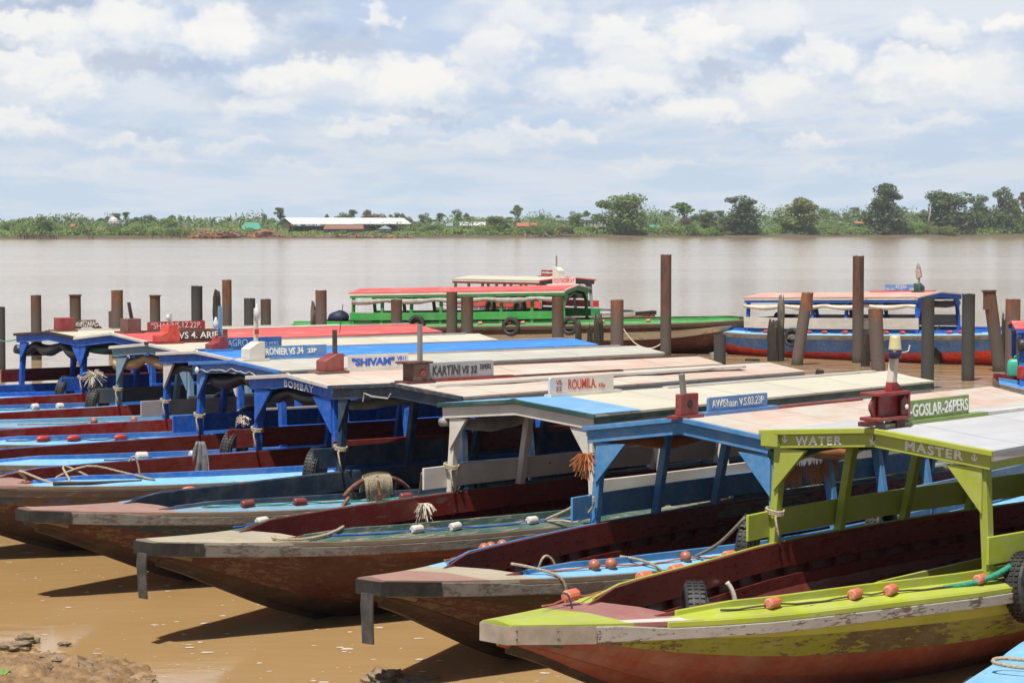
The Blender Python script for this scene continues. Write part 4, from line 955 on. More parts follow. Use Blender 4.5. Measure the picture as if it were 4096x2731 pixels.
def tyre_mesh():
    m = MB(); prof = [(.19, -.075), (.235, -.092), (.275, -.085), (.296, -.06), (.300, 0), (.296, .06), (.275, .085), (.235, .092), (.19, .075), (.205, .05), (.23, .06), (.235, 0), (.23, -.06), (.205, -.05)]
    N = 32; secs = []
    for k in range(N):
        a = 2 * math.pi * k / N; secs.append([(r * math.cos(a), h, r * math.sin(a)) for r, h in prof])
    secs.append(secs[0]); m.sweep(secs, caps=False)
    for k in range(40):
        a = 2 * math.pi * k / 40
        for h, t_ in ((-.05, .2), (0.0, -.2), (.05, .2)):
            d = Vector((math.cos(a), 0, math.sin(a))); Mx = Matrix.Rotation(-a, 4, 'Y')
            m.box(d * .302 + Vector((0, h, 0)), (.012, .034, .026), Mx)
    return m.mesh('tyre', tyremat)
TY = tyre_mesh()
def tyre(b, p, label, rot=(0, 0, 0), k=1.0):
    o = bpy.data.objects.new('tyre', TY); link(o); o.matrix_world = b.M @ Matrix.Translation(p) @ (Matrix.Rotation(rot[2], 4, 'Z') @ Matrix.Rotation(rot[0], 4, 'X')) @ Matrix.Scale(k * .92, 4)
    return tag(o, label, 'tyre', 'old car tyres used as fenders')
def tyr(b, sg, x, label, k=1.0, dz=.0, out=.08, rz=0): tyre(b, (x + (.14 if x < 0 and sg != b.near else 0), sg * (b.F(max(x, 0)) + .07 + out), b.S(x) + b.C(x) + .04 + dz), label, (0.12 * sg, 0, rz), k)
tyr(b1, -1, .42, 'worn tyre hung on the near lime post at the right edge', 1.1, -.20)
tyr(b1, 1, -.25, 'tyre hung outside the front end of the far lime side rail', 1.0, -.06, .10, .5)
tyre(b1, (-2.25, .22, .62), 'smooth black tyre standing inside the open hull of the nearest boat', (0.0, 0, .75), 1.1)
tyr(b2, -1, 1.9, 'tyre hung on the near side of the sky blue boat, seen below the lime rail', .95, -.1)
tyr(b3, 1, .5, 'tyre lying behind the white side rail of the white-posted boat', .9, -.1)
tyr(b4, 1, -.35, 'tyre hung at the front end of the navy side rail', 1.0, -.02, .08, .6)
tyr(b5, 1, -.35, 'tyre hung at the front end of the dark red rail on the BOMBAY boat', 1.0, -.02, .08, .6)
tyr(b7, 1, 1.2, 'tyre wrapped with pale rope behind the white-braced post', 1.0, .05)
tyr(b6, 1, 1.0, 'tyre hung behind the blue post of the boat with the wire', 1.0, .05)
tyr(b8, 1, -.38, 'large treaded tyre tied with frayed white rope to the grey blue boat', 1.12, .0, .10, .6)
tyr(b9, 1, -.35, 'tyre hung at the front of the blue rail under the white gable edge', 1.0, .0, .08, .6)
tyr(bg, 1, 4.9, 'tyre on the green boat left of the short rusty pile', 1.0, -.1)
tyr(bg, 1, 1.7, 'tyre on the green boat between two rusty piles', 1.05, -.2)
tyr(bg, 1, -.2, 'tyre at the front end of the green side rail', 1.0, -.2)
tyr(br, 1, 1.2, 'tyre on the red boat seen under the green canopy, right hand one', 1.0, .0)
tyr(br, 1, 3.2, 'tyre on the red boat seen under the green canopy, left hand one', 1.0, .0)
tyr(bl, 1, 4.2, 'tyre hung beside the split black timber on the blue and red hulled boat', 1.0, -.25)

def rope(label, pts, r, mat, name='rope', cat='rope', smooth=True, n=6, sub=True):
    pts = [Vector(p) for p in pts]
    if sub and len(pts) > 2:
        q = []
        for i in range(len(pts) - 1):
            p0, p1, p2, p3 = pts[max(i - 1, 0)], pts[i], pts[i + 1], pts[min(i + 2, len(pts) - 1)]
            for t in (0, .25, .5, .75):
                q.append(.5 * ((2 * p1) + (-p0 + p2) * t + (2 * p0 - 5 * p1 + 4 * p2 - p3) * t * t + (-p0 + 3 * p1 - 3 * p2 + p3) * t ** 3))
        q.append(pts[-1]); pts = q
    o0 = pts[0].copy(); m = MB(); m.tube([p - o0 for p in pts], r, n)
    o = m.build(name, mat, None, smooth=smooth); o.location = o0
    return tag(o, label, cat, 'ropes on the boats')
def B_(b, *pts): return [b.wpos(p) for p in pts]
# rope laid on the worn green deck near the bow of the white-posted boat
d3 = lambda x, o_=.1, up=.04: b3.deckpt(x, -1, o_, up)
rope('thick pale rope lying in a bend on the worn green foredeck edge', [b3.wpos(p) for p in [d3(b3.deck_x(u, -1), o_, q) for u, o_, q in ((1112, .15, .05), (1092, .10, .05), (1110, .0, .04), (1180, -.01, .04), (1270, .05, .06), (1345, .13, .09), (1403, .2, .13))]], .016, rope_m)
d2 = lambda x, o_=.1, up=.04: b2.deckpt(x, -1, o_, up)
rope('pale rope hanging down over the near side of the sky blue hull, left one', [b2.wpos(p) for p in [d2(b2.deck_x(u, -1), o_, q) for u, o_, q in ((2095, .24, .12), (2140, .12, .09), (2190, -.03, .02), (2215, -.05, -.14), (2235, -.04, -.36))]], .014, rope_m)
rope('pale rope hanging down over the near side of the sky blue hull, right one', [b2.wpos(p) for p in [d2(b2.deck_x(u, -1), o_, q) for u, o_, q in ((2530, .24, .13), (2565, .10, .10), (2595, -.03, .02), (2608, -.05, -.12), (2615, -.05, -.26))]], .014, rope_m)
rope('small pale rope loop tied inside the sky blue boat', [b2.wpos(p) for p in [d2(b2.deck_x(u, -1), o_, q) for u, o_, q in ((2238, .34, .02), (2242, .30, .14), (2262, .30, .17), (2280, .28, .12), (2288, .27, .03))]], .012, rope_m)
rope('grey mooring rope stretched from the lime rail to the light blue deck', [b1.wpos((-.33, b1.F(0) + .03, 1.17)), b2.wpos(d2(b2.deck_x(2795, -1), .15, .07)) * .5 + b1.wpos((-.33, b1.F(0) + .03, 1.17)) * .5 + Vector((0, 0, -.05)), b2.wpos(d2(b2.deck_x(2795, -1), .15, .07))], .017, rope_grey)
P1 = b2.wpos((-.05, b2.F(0) - .0, 1.20)); P2 = b3.wpos(d3(b3.deck_x(2186, -1), .12, .07))
rope('pale rope looping from the sky blue front post to the worn green deck', [P1, P1 * .5 + P2 * .5 + Vector((0, 0, -.02)), P2, P2 * .62 + P1 * .38 + Vector((.0, .0, -.10)), P2 * .25 + P1 * .75 + Vector((.0, .0, -.20)), P1 + Vector((.03, -.03, -.12)), P1 + Vector((.04, -.04, .0))], .014, rope_m)
P1 = b3.wpos((-.36, b3.F(0) + .03, 1.16)); P2 = b4.wpos(b4.deckpt(b4.deck_x(1673, -1), -1, .1, .07))
rope('pair of grey ropes from the white side rail to the deck by the anchor', [P1, P1 * .5 + P2 * .5 + Vector((0, 0, -.05)), P2], .015, rope_grey)
rope('pale rope coiled loosely over the foredeck edge of the BOMBAY boat at the left', [b5.wpos(b5.deckpt(x, -1, o_, up)) for x, o_, up in ((-3.6, .5, .04), (-3.75, .3, .16), (-3.5, .1, .05), (-3.3, .05, .05), (-3.25, .35, .22), (-2.95, .2, .06), (-3.1, .04, .05), (-3.4, .25, .06), (-3.0, .3, .22), (-2.6, .22, .14), (-2.3, .1, .06))], .015, rope_m)
rope('dark rope end lying on the blue deck edge of the BOMBAY boat', [b5.wpos(b5.deckpt(x, -1, o_, .05)) for x, o_ in ((-3.5, .0), (-3.1, .02), (-2.8, .08), (-2.45, .12))], .02, rope_dark)
rope('thin pale rope draped over the far oxblood plank of the BOMBAY boat', [b5.wpos((x, y, z_)) for x, y, z_ in ((-1.9, .75, .93), (-1.85, .72, 1.0), (-1.8, .70, .9), (-1.78, .68, .72))], .013, rope_m)
for k, (x, col_, lab) in enumerate(((-1.55, rope_green, 'green rope end hanging inside the oxblood hull of the nearest boat'), (-3.3, rope_dark, 'knotted dark rope hanging inside the nearest boat just behind the foredeck'), (-2.95, rope_m, 'yellowish rope loop hanging beside the black tyre inside the nearest boat'), (-1.05, rope_white, 'frayed white rope hanging inside the oxblood hull of the nearest boat'))):
    y = b1.B(x) - .25; zt = b1.S(x) + b1.C(x)
    zt -= .22
    rope(lab, [b1.wpos((x, y - .03, zt + .02)), b1.wpos((x + .03, y - .07, zt - .06)), b1.wpos((x + .05, y - .10, zt - .2)), b1.wpos((x + .04, y - .16, zt - .36))], .024, col_)
y = b1.B(-3.55) - .2; rope('thin dark cord tied over the far coaming near the bow of the nearest boat', [b1.wpos((-3.75, y + .02, 1.0)), b1.wpos((-3.73, y - .04, .98)), b1.wpos((-3.7, y - .08, .78))], .009, rope_dark)
x = -.12; P1 = b1.wpos((-.15, -b1.W(0) + .2, 1.15))
rope('bright green hawser at the near post of the nearest boat', [b1.wpos(b1.deckpt(x_, -1, o_, u_)) for x_, o_, u_ in ((-.55, .12, .05), (-.3, .10, .06), (-.05, .07, .10), (.2, .05, .17))], .026, rope_green)
for (b, sg, nm) in ((b1, 1, 'far lime front post'), (b4, 1, 'navy front post'), (b3, 1, 'white front post'), (b7, 1, 'front post with the white brace'), (b9, 1, 'front post of the red-roofed boat'), (b8, 1, 'grey blue front post'), (b5, 1, 'BOMBAY front post'), (b6, 1, 'front post below the looping wire')):
    y = sg * (b.F(0) - .03); zc = b.S(0) + b.C(0) + .27; pts = []
    for k in range(25):
        a = k / 24 * 2 * math.pi * 3; pts.append(b.wpos((.04 + .075 * math.cos(a), y + .09 * math.sin(a), zc + .016 * k / 8 + .02 * math.sin(a))))
    pts += [b.wpos((-.06, y - .08, zc - .02)), b.wpos((-.05, y - .10, zc - .16)), b.wpos((-.02, y - .10, zc - .26))]
    rope('pale lashing wound round the ' + nm + ' above its side rail', pts, .013, rope_m, 'lashing', 'lashing', sub=False)
def frayed(p, label, k=1.0, mat=rope_white, seed=1, down=False):
    rnd = random.Random(seed); m = MB()
    for i in range(90):
        d = Vector((rnd.gauss(0, 1), rnd.gauss(0, 1), rnd.gauss(.2, .9))).normalized() * k * rnd.uniform(.07, .15)
        if down: d.z = -abs(d.z) * 1.5
        e = d + Vector((rnd.uniform(-.03, .03), rnd.uniform(-.03, .03), -.05 * k))
        m.tube([(0, 0, 0), d * .6, e], .005, 3)
    o = m.build('frayed_rope_end', mat, None); o.location = p
    return tag(o, label, 'rope end', 'frayed rope ends')
frayed(b8.wpos((-.36, b8.W(0) + .05, 1.40)), 'bushy white frayed rope end above the large treaded tyre', 1.5, seed=4)
frayed(b3.wpos((-.55, b3.B(-.55) - .3, .86)), 'frayed pale rope tuft hanging on the far red plank of the white-posted boat', 1.0, seed=5, down=True)
frayed(b2.wpos((.0, b2.W(0) + .03, 1.62)), 'frayed orange tarpaulin end at the front corner of the sky blue boat', 1.1, tarp_orange, 6, down=True)
frayed(b6.wpos((.1, -b6.W(0) + 1.2, 1.2)), 'small pale rope tuft behind the blue post of the boat with the wire', .8, seed=8)
# grey cloth hung over a gunwale
m = MB(); rows = []
for i in range(9):
    row = []
    for j in range(13):
        u = j / 12 - .5; v = i / 8
        row.append((u * (.10 + .22 * v ** .7), .05 * math.sin(j * 1.7 + i * .4) * (.3 + v) - .02, -.42 * v + .03 * math.sin(j * 2.1) * v))
    rows.append(row)
m.sweep(rows, closed=False); o = m.build('cloth', cloth_grey, None, smooth=True, fix=False)
so = o.modifiers.new('solid', 'SOLIDIFY'); so.thickness = .012
o.location = b5.wpos((-.85, b5.B(-.85) - .26, 1.12)); o.rotation_euler = (0, 0, R(-15))
tag(o, 'crumpled grey cloth hung over the edge of the BOMBAY boat beside a blue post', 'cloth')
# rusty grapnel anchor with a rope slung over it
xa = b4.deck_x(1530, -1); pa = b4.deckpt(xa, -1, .14, .0)
an = thing('anchor', 'rusty curved iron anchor with pale rope slung over it on the dusty blue deck', 'anchor', b4.wpos(pa), b4.o.rotation_euler)
m = MB(); pts = []
for i in range(21):
    a = (i / 20 - .5) * 1.9; pts.append((.46 * math.sin(a) * 1.25, .05, .44 * math.cos(a) - .13))
m.tube(pts, .026, 8); m.build('anchor_arm', rust, an, smooth=True)
for i in range(22): pass
m = MB(); m.tube([(-.03, .03, .32), (-.03, -.02, .10)], .028, 8); m.prism([(-.09, .12), (.05, .12), (.055, .02), (.0, -.05), (-.045, -.05), (-.10, .02)], -.045, -.025, 'XZ'); m.build('anchor_fluke', rust, an)
m = MB(); m.bar((.44, .0, .13), (.62, -.06, -.0), .05, .02); m.build('anchor_fluke', rust, an)
m = MB(); m.bar((-.44, .0, .12), (-.56, -.02, .02), .04, .02); m.build('anchor_fluke', rust, an)
m = MB(); m.bar((.3, .06, .24), (.2, .1, .02), .03, .03); m.build('strut', rust, an)
m = MB(); m.bar((-.36, .06, .20), (-.22, .1, .02), .03, .03); m.build('strut', rust, an)
m = MB(); rnd = random.Random(2)
for i in range(16):
    x = -.20 + .36 * i / 15; h = .44 * math.cos(math.asin(max(-1, min(1, x / .575)))) - .10
    m.tube([(x - .01, .12, .02), (x, .09, h * .6), (x, .05, h + .02), (x + .0, .01, h * .9), (x + rnd.uniform(-.02, .02), -.02, h - .30 * rnd.uniform(.7, 1))], .016, 6)
o = m.build('rope', rope_m, None, smooth=True); o.matrix_world = b4.M @ Matrix.Translation(pa); tag(o, 'thick pale rope hung in many turns over the rusty anchor', 'rope', 'ropes on the boats')
# wires and rope on the outer boats
rope('slack pale rope hanging in a loop from the raised bow of the green boat', [bg.wpos((x, 1 * (bg.B(x) + .06), bg.S(x) + z_)) for x, z_ in ((-1.8, .02), (-2.0, -.3), (-2.3, -.62), (-2.7, -.74), (-3.05, -.6), (-3.25, -.3), (-3.3, .0))], .02, rope_white)
rope('taut green line from the left pile to the splintered-roof boat', [at_y(-30, 1352, 52), at_y(20, 1365, 49), b10.wpos((.0, b10.W(0), 1.75))], .012, rope_green)
P1 = b0.wpos((-4.45, .05, 1.0))
rope('pale rope loop lying on the light blue bow in the bottom right corner', [P1 + Vector((.55, .2, .02)), P1 + Vector((.2, .25, .02)), P1 + Vector((-.02, .35, .02)), P1 + Vector((-.1, .2, .02)), P1 + Vector((.05, .02, .02)), P1 + Vector((.25, .05, .03)), P1 + Vector((.45, .18, .03))], .014, rope_m)
# outboard bits at the right edge
jc = thing('jerrycan', 'sea green plastic jerrycan standing on the stern at the right edge', 'jerrycan', brr.wpos((5.55, .62, .98)), brr.o.rotation_euler)
gp = plain('sea_green_plastic', (0.05, 0.42, 0.30, 1), 0.4, var=.08)
m = MB(); m.sweep([[(.20 * c * k, .13 * s_ * k, z_) for c, s_ in [(math.copysign(abs(math.cos(a)) ** .4, math.cos(a)), math.copysign(abs(math.sin(a)) ** .4, math.sin(a))) for a in [i * math.pi / 12 + .01 for i in range(24)]]] for k, z_ in ((.93, 0), (1, .03), (1, .22), (.92, .30), (.7, .34))]); m.build('can_body', gp, jc, smooth=True)
m = MB(); m.tube([(-.12, 0, .33), (-.11, 0, .39), (.06, 0, .39), (.07, 0, .33)], .018, 6); m.build('handle', gp, jc, smooth=True)
m = MB(); m.lathe([(.028, .33), (.03, .38), (0, .385)], (.13, 0, 0), 10); m.build('cap', L_red, jc)
o = MB().prism([(-.1, 0), (.1, 0), (.12, .35), (.06, .55), (-.05, .55), (-.1, .4)], -.04, .04, 'XZ').build('tiller_board', red_flake, None, bev=.01)
o.matrix_world = brr.M @ Matrix.Translation((5.2, .8, 1.1)); tag(o, 'worn red and white wooden tiller board leaning by the jerrycan', 'board')
o = MB().blob((0, 0, 0), (.34, .26, .24), 4, 14, 9, .2).build('motor_cover', plain('dark_blue_cover', (0.012, 0.016, 0.06, 1), .6, var=.3, bmp=.3), None, smooth=True)
o.location = bg.wpos((8.0, .25, 1.12)); tag(o, 'dark blue cloth covered motor on the stern of the green boat', 'motor cover')
m = MB(); m.lathe([(.13, -.01), (.145, 0), (.13, .01)], (0, 0, 0), 20, 'Y')
m.bar((-.13, 0, 0), (.13, 0, 0), .015, .015)
rg = []
for k in range(25):
    a = k / 24 * 2 * math.pi; rg.append((.14 * math.cos(a), 0, .14 * math.sin(a)))
m = MB(); m.tube(rg, .012, 5); m.bar((-.13, 0, 0), (.13, 0, 0), .02, .02); m.build('hull_emblem', green, bg.o).matrix_local = Matrix.Translation((bg.deck_x(2164, 1), bg.B(1.0) + .01, .28))

# ------------------------------------------------------------------ a person sitting in the blue and red boat
def person():
    p = bl.wpos((5.65, .25, .55))
    sk = plain('dark_skin', (0.045, 0.026, 0.018, 1), .55, var=.1); hair = plain('black_hair', (0.008, 0.007, 0.006, 1), .8)
    # faces +x locally; origin on the seat
    V = [(0, 0, .10), (.0, 0, .28), (.06, 0, .46), (.12, 0, .55), (.17, 0, .62),            # pelvis, waist, chest, neck base, neck
         (.08, .20, .50), (.20, .27, .27), (.42, .20, .20), (.08, -.20, .50), (.20, -.27, .27), (.42, -.20, .20),   # arms
         (.22, .11, .06), (.46, .13, .09), (.44, .13, -.30), (.56, .13, -.34), (.22, -.11, .06), (.46, -.13, .09), (.44, -.13, -.30), (.56, -.13, -.34)]
    E_ = [(0, 1), (1, 2), (2, 3), (3, 4), (2, 5), (5, 6), (6, 7), (2, 8), (8, 9), (9, 10), (0, 11), (11, 12), (12, 13), (13, 14), (0, 15), (15, 16), (16, 17), (17, 18)]
    rad = [.15, .13, .15, .08, .058, .065, .045, .032, .065, .045, .032, .085, .062, .045, .04, .085, .062, .045, .04]
    me = bpy.data.meshes.new('person'); me.from_pydata(V, E_, []); me.materials.append(sk)
    o = bpy.data.objects.new('person', me); link(o)
    o.modifiers.new('skin', 'SKIN'); sv = me.skin_vertices[0].data
    for i, r in enumerate(rad): sv[i].radius = (r, r)
    sv[0].use_root = True
    o.modifiers.new('sub', 'SUBSURF').render_levels = 2
    for pl in me.polygons: pl.use_smooth = True
    o.location = p; o.rotation_euler = (0, 0, bl.o.rotation_euler.z + math.pi)
    tag(o, 'bare-shouldered person with short black hair sitting under the canopy of the blue and red boat', 'person')
    m = MB(); m.blob((.23, 0, .75), (.105, .078, .125), 1, 14, 10, .05); m.blob((.325, 0, .735), (.022, .016, .022), 2, 8, 6, .0); m.blob((.305, 0, .67), (.035, .035, .03), 3, 8, 6, .0)
    for sg in (-1, 1): m.blob((.215, sg * .078, .735), (.025, .012, .032), 4, 8, 6, .1)
    for sg in (-1, 1):
        for k in range(5): m.tube([(.42 + .0, sg * .20 + (k - 2) * .014, .20), (.47 + .01 * (2 - abs(k - 2)), sg * .20 + (k - 2) * .018, .19), (.50 + .012 * (2 - abs(k - 2)), sg * .20 + (k - 2) * .018, .16)], .009, 6)
    m.build('head', sk, o, smooth=True)
    m = MB(); m.blob((.213, 0, .785), (.113, .086, .108), 5, 14, 9, .06); m.build('hair', hair, o, smooth=True)
    m = MB(); m.bar((-.0, 0, .02), (.30, 0, .04), .36, .20); m.build('shorts', cloth_grey, o, bev=.04)
person()

# ------------------------------------------------------------------ mooring piles
def pile_mat(name, top, mid, low, hz):
    m, t, p = newmat(name); _seed[0] += 1; w = _seed[0]
    tc = t.node('ShaderNodeTexCoord').outputs['Object']; oi = t.node('ShaderNodeObjectInfo')
    add = t.node('ShaderNodeVectorMath'); t.link(tc, add.inputs[0])
    cx = t.node('ShaderNodeCombineXYZ'); t.link(t.math('MULTIPLY', oi.outputs['Random'], 40.0), cx.inputs[0]); t.link(cx.outputs[0], add.inputs[1])
    v = add.outputs[0]; sep = t.node('ShaderNodeSeparateXYZ'); t.link(tc, sep.inputs[0])
    n = t.noise(t.mapping(v, (5, 5, 1.6)), 1.0, 7, 0.68, w); n2 = t.noise(v, 16.0, 5, 0.7, w + 3)
    b = t.mix(t.ramp(n, 0.36, 0.62), mid, top)
    b = t.mix(t.ramp(n2, 0.60, 0.74, 0, .55), b, (0.28, 0.17, 0.10, 1))
    zz = t.math('ADD', sep.outputs[2], t.math('MULTIPLY', t.math('SUBTRACT', n, .5), 2.2))
    b = t.mix(t.ramp(zz, hz, hz + .7, 1, 0), b, low)
    b = t.mix(t.ramp(t.math('ADD', sep.outputs[2], t.math('MULTIPLY', n2, .3)), .12, .4, .8, 0), b, (0.03, 0.026, 0.02, 1))
    t.link(b, p.inputs['Base Color']); p.inputs['Roughness'].default_value = .8
    bump(t, p, t.math('ADD', n2, t.math('MULTIPLY', n, .5)), .6, .03)
    return m
PM = {'rust': pile_mat('rusted_steel', (0.15, 0.075, 0.045, 1), (0.070, 0.042, 0.03, 1), (0.10, 0.085, 0.075, 1), 1.0),
      'dark': pile_mat('tarred_steel', (0.05, 0.042, 0.036, 1), (0.025, 0.024, 0.024, 1), (0.055, 0.055, 0.055, 1), 1.5),
      'orange': pile_mat('bright_rusted_steel', (0.26, 0.105, 0.045, 1), (0.11, 0.058, 0.04, 1), (0.13, 0.10, 0.09, 1), 1.2),
      'wood': pile_mat('rotten_black_timber', (0.06, 0.048, 0.035, 1), (0.022, 0.018, 0.014, 1), (0.03, 0.026, 0.02, 1), .4),
      'grey': pile_mat('split_grey_timber', (0.20, 0.17, 0.13, 1), (0.09, 0.075, 0.055, 1), (0.03, 0.026, 0.02, 1), .9)}
O = 1.7415                                           # overview pixel to photograph pixel
def pile(px, top, base, wd, kind, label, tilt=0.0, lip=False, seed=[0]):
    seed[0] += 1; sd_ = seed[0]
    g = on_z(px * O, base * O); dist = g.y; pm = 9335 / dist / O
    T = at_y(px * O, top * O, dist); H = T.z; r = wd / 2 / pm; lean = tilt / pm
    m = MB(); secs = []; n = 18
    if kind in ('wood', 'grey'):
        nz = 14
        for i in range(nz + 1):
            z = -1.0 + (H + 1.0) * i / nz; f = max(0, z / H); sec = []
            for k in range(n):
                a = k / n * 2 * math.pi
                q = mnoise.fractal(Vector((math.cos(a) * 1.6 + sd_ * 5, math.sin(a) * 1.6, z * .8)), 1, 2, 4)
                jag = (mnoise.noise(Vector((math.cos(a) * 2.4 + sd_, math.sin(a) * 2.4, 9))) * .45 * min(H, 1.2) - .10) if i == nz else 0
                rr = r * (1.08 - .30 * f ** 2 + .42 * q + .10 * math.sin(a * 5 + sd_ + z)) * (.78 if i == nz else 1)
                sec.append((rr * math.cos(a) + lean * f, rr * math.sin(a), z + jag))
            secs.append(sec)
        m.sweep(secs)
    else:
        for i in range(9):
            z = -1.5 + (H + 1.5) * i / 8; sec = []
            for k in range(n):
                a = k / n * 2 * math.pi; rr = r * (1 + .02 * mnoise.noise(Vector((sd_, z, a))))
                sec.append((rr * math.cos(a) + lean * z / H, rr * math.sin(a), z + (.03 * mnoise.noise(Vector((a * 2, sd_, 1))) if i == 8 else 0)))
            secs.append(sec)
        for dz_ in (0, -.5): secs.append([(x * .9 + lean * .1, y * .9, z + dz_) for x, y, z in secs[8]])
        m.sweep(secs, caps=False)
    o = m.build('mooring_pile', PM[kind], None, smooth=True); o.location = g
    o.rotation_euler = (0, 0, 0)
    es = o.modifiers.new('edge', 'EDGE_SPLIT'); es.split_angle = R(50)
    if lip:
        m = MB(); m.lathe([(r * 1.16, H - .02), (r * 1.18, H + .015), (r * .9, H + .02)], (lean, 0, 0), 16); m.build('rim', PM[kind], o)
    return tag(o, label, 'pile', 'mooring piles standing in the river')
pile(4, 705, 849, 18, 'dark', 'dark pile cut off by the left edge of the picture')
pile(84, 678, 826, 24, 'rust', 'brown pile with two pale scabs behind the splintered roof')
pile(174, 678, 828, 26, 'rust', 'brown lipped pile directly behind the arched maroon name board', lip=True)
pile(270, 667, 822, 27, 'orange', 'thick rust streaked pile left of the leaning black mast on the red roof')
pile(258, 715, 812, 16, 'rust', 'low narrow pile tucked behind the left side of the thick rust streaked pile')
pile(357, 679, 826, 24, 'rust', 'brown lipped pile behind the pink name board lettered SHAN', lip=True)
pile(453, 657, 826, 26, 'dark', 'smooth black pile standing alone right of the pink name board')
pile(499, 665, 828, 23, 'wood', 'ragged dark pile touching a taller orange brown one')
pile(522, 643, 822, 22, 'orange', 'tall orange brown pile directly behind the ragged dark one')
pile(574, 685, 828, 26, 'dark', 'dark mottled pile tied with pale rope behind the white lamp box mast')
pile(611, 687, 826, 24, 'rust', 'short rust brown pile right of the white lamp box')
pile(738, 667, 824, 26, 'orange', 'rusty open-topped pipe pile at the stern of the green boat')
pile(722, 697, 818, 13, 'grey', 'thin pitted timber close behind the rusty open-topped pipe', tilt=-3)
pile(911, 688, 836, 26, 'rust', 'short rusty pile with a black wrapped foot in front of the green rail')
pile(1038, 671, 832, 25, 'rust', 'rusty pile in front of the green boat, left one of a close pair')
pile(1073, 681, 832, 28, 'rust', 'rusty pile in front of the green boat, right one of a close pair')
pile(1281, 680, 838, 27, 'rust', 'brown pile in front of the green boat\u2019s canopy front')
pile(1417, 689, 842, 30, 'orange', 'stout rusty pile with pale scabs right of the rotten black stumps')
pile(1529, 585, 820, 25, 'rust', 'very tall rusty pile in front of the green boat\u2019s raised bow')
pile(1328, 735, 830, 16, 'wood', 'slim rotten black stump nearest the canopy front of the green boat')
pile(1374, 728, 832, 24, 'wood', 'tall jagged rotten stump, biggest of the black stumps by the green hull')
pile(1355, 752, 834, 14, 'wood', 'low splintered stump leaning on the biggest black stump')
pile(1433, 790, 836, 14, 'wood', 'lowest rotten stump just left of the stout rusty pile', tilt=2)
pile(1653, 768, 848, 28, 'dark', 'short stubby grey pile below the green boat\u2019s bow tip')
pile(1793, 682, 829, 15, 'grey', 'narrow weathered timber rising from a black stump beside the sitting person')
pile(1777, 740, 829, 28, 'wood', 'thick rotten black stump with a notch in front of the blue hull')
pile(1830, 672, 838, 27, 'orange', 'leaning orange rusted pile left of the tallest right hand pile', tilt=24)
pile(1970, 588, 833, 26, 'rust', 'tallest pile on the right, rusty above and grey below')
pile(1988, 756, 841, 20, 'wood', 'rotten black stump at the foot of the tallest right hand pile', tilt=2)
pile(2018, 710, 866, 33, 'orange', 'wide pile with an orange rusted head and a crusty band', tilt=-9)
pile(2058, 745, 828, 16, 'grey', 'frayed grey splinter of timber in front of the blue hull', tilt=6)
pile(2130, 683, 893, 30, 'dark', 'black pile in front of the blue canopy, nearest of the right hand piles')
pile(2153, 752, 836, 15, 'wood', 'thin black stump right behind the nearest black pile')
pile(2223, 675, 874, 30, 'dark', 'black scratched pile standing in a ring of ripples')
pile(2296, 668, 853, 30, 'rust', 'brown pile leaning left with a flat cap plate', tilt=-26, lip=True)
pile(2304, 720, 850, 10, 'wood', 'sliver of black timber between the leaning capped pile and the last one')
pile(2325, 687, 862, 34, 'orange', 'reddish rusted pile partly hidden by the boat at the right edge')
pile(1883, 842, 872, 22, 'grey', 'low broken stump just above the water behind the pink roofs')
pile(1728, 818, 828, 34, 'grey', 'lump of old timber barely above the water left of the notched stump')

# ------------------------------------------------------------------ stones on the muddy shore
rnd = random.Random(12)
stone_px = [(60, 2590, .16, 'flat muddy stone at the left edge just above the water'), (120, 2690, .17, 'rounded stone in the mud near the bottom left corner'), (130, 2680, .09, 'small dark stone in the mud right of the rounded one'),
            (30, 2680, .15, 'blocky wet stone at the left edge of the mud'), (105, 2560, .13, 'long flat stone lying at the waterline'), (255, 2575, .06, 'little stone awash at the edge of the mud'),
            (250, 2645, .10, 'half sunk stone glistening in the shallows'), (355, 2660, .10, 'wet stone standing in the shallow ripples'), (300, 2685, .07, 'dark pebble like stone below the glistening one'),
            (330, 2710, .09, 'pale wet stone near the lower edge of the shallows'), (450, 2715, .11, 'low stone breaking the surface at the bottom edge'), (40, 2730, .16, 'smooth grey stone in the bottom left corner'),
            (190, 2630, .08, 'knobbly stone in the middle of the mud'), (590, 2722, .07, 'small stone awash far right of the mud')]
for i, (u, v, r, lab) in enumerate(stone_px):
    p = on_z(u, v, .02)
    r *= .72; m = MB(); m.blob((0, 0, 0), (r * 1.35, r * .8, r * .42), i + 3, 30, 20, .55, 1.9)
    o = m.build('stone', M_rock, None, smooth=True); o.location = p + Vector((0, 0, r * .12)); o.rotation_euler = (0, 0, rnd.uniform(-.5, .5))
    tag(o, lab, 'stone', 'stones on the muddy shore')
m = MB(); m.blob((0, 0, 0), (.17, .24, .07), 33, 30, 20, .6, 2.4)
o = m.build('stone', M_rock, None, smooth=True); o.location = on_z(1540, 2715, 0.0); tag(o, 'wet orange brown rock breaking the water below the hanging rubber strip', 'stone', 'stones on the muddy shore')
m = MB(); m.blob((0, 0, 0), (.20, .10, .045), 35, 26, 16, .55, 2.2)
o = m.build('stone', M_rock, None, smooth=True); o.location = on_z(1660, 2722, -.02); tag(o, 'dark rock awash at the bottom edge beside the orange brown one', 'stone', 'stones on the muddy shore')
m = MB(); rnd = random.Random(5)
for i in range(26):
    a = rnd.uniform(0, 6.28); L_ = rnd.uniform(.05, .11); b = Vector((math.cos(a), math.sin(a), rnd.uniform(.3, 1.0))) * L_
    q = Vector((-b.y, b.x, 0)).normalized() * .018
    m.add([Vector((0, 0, .02)), b * .5 + q, b, b * .5 - q], [(0, 1, 2, 3)])
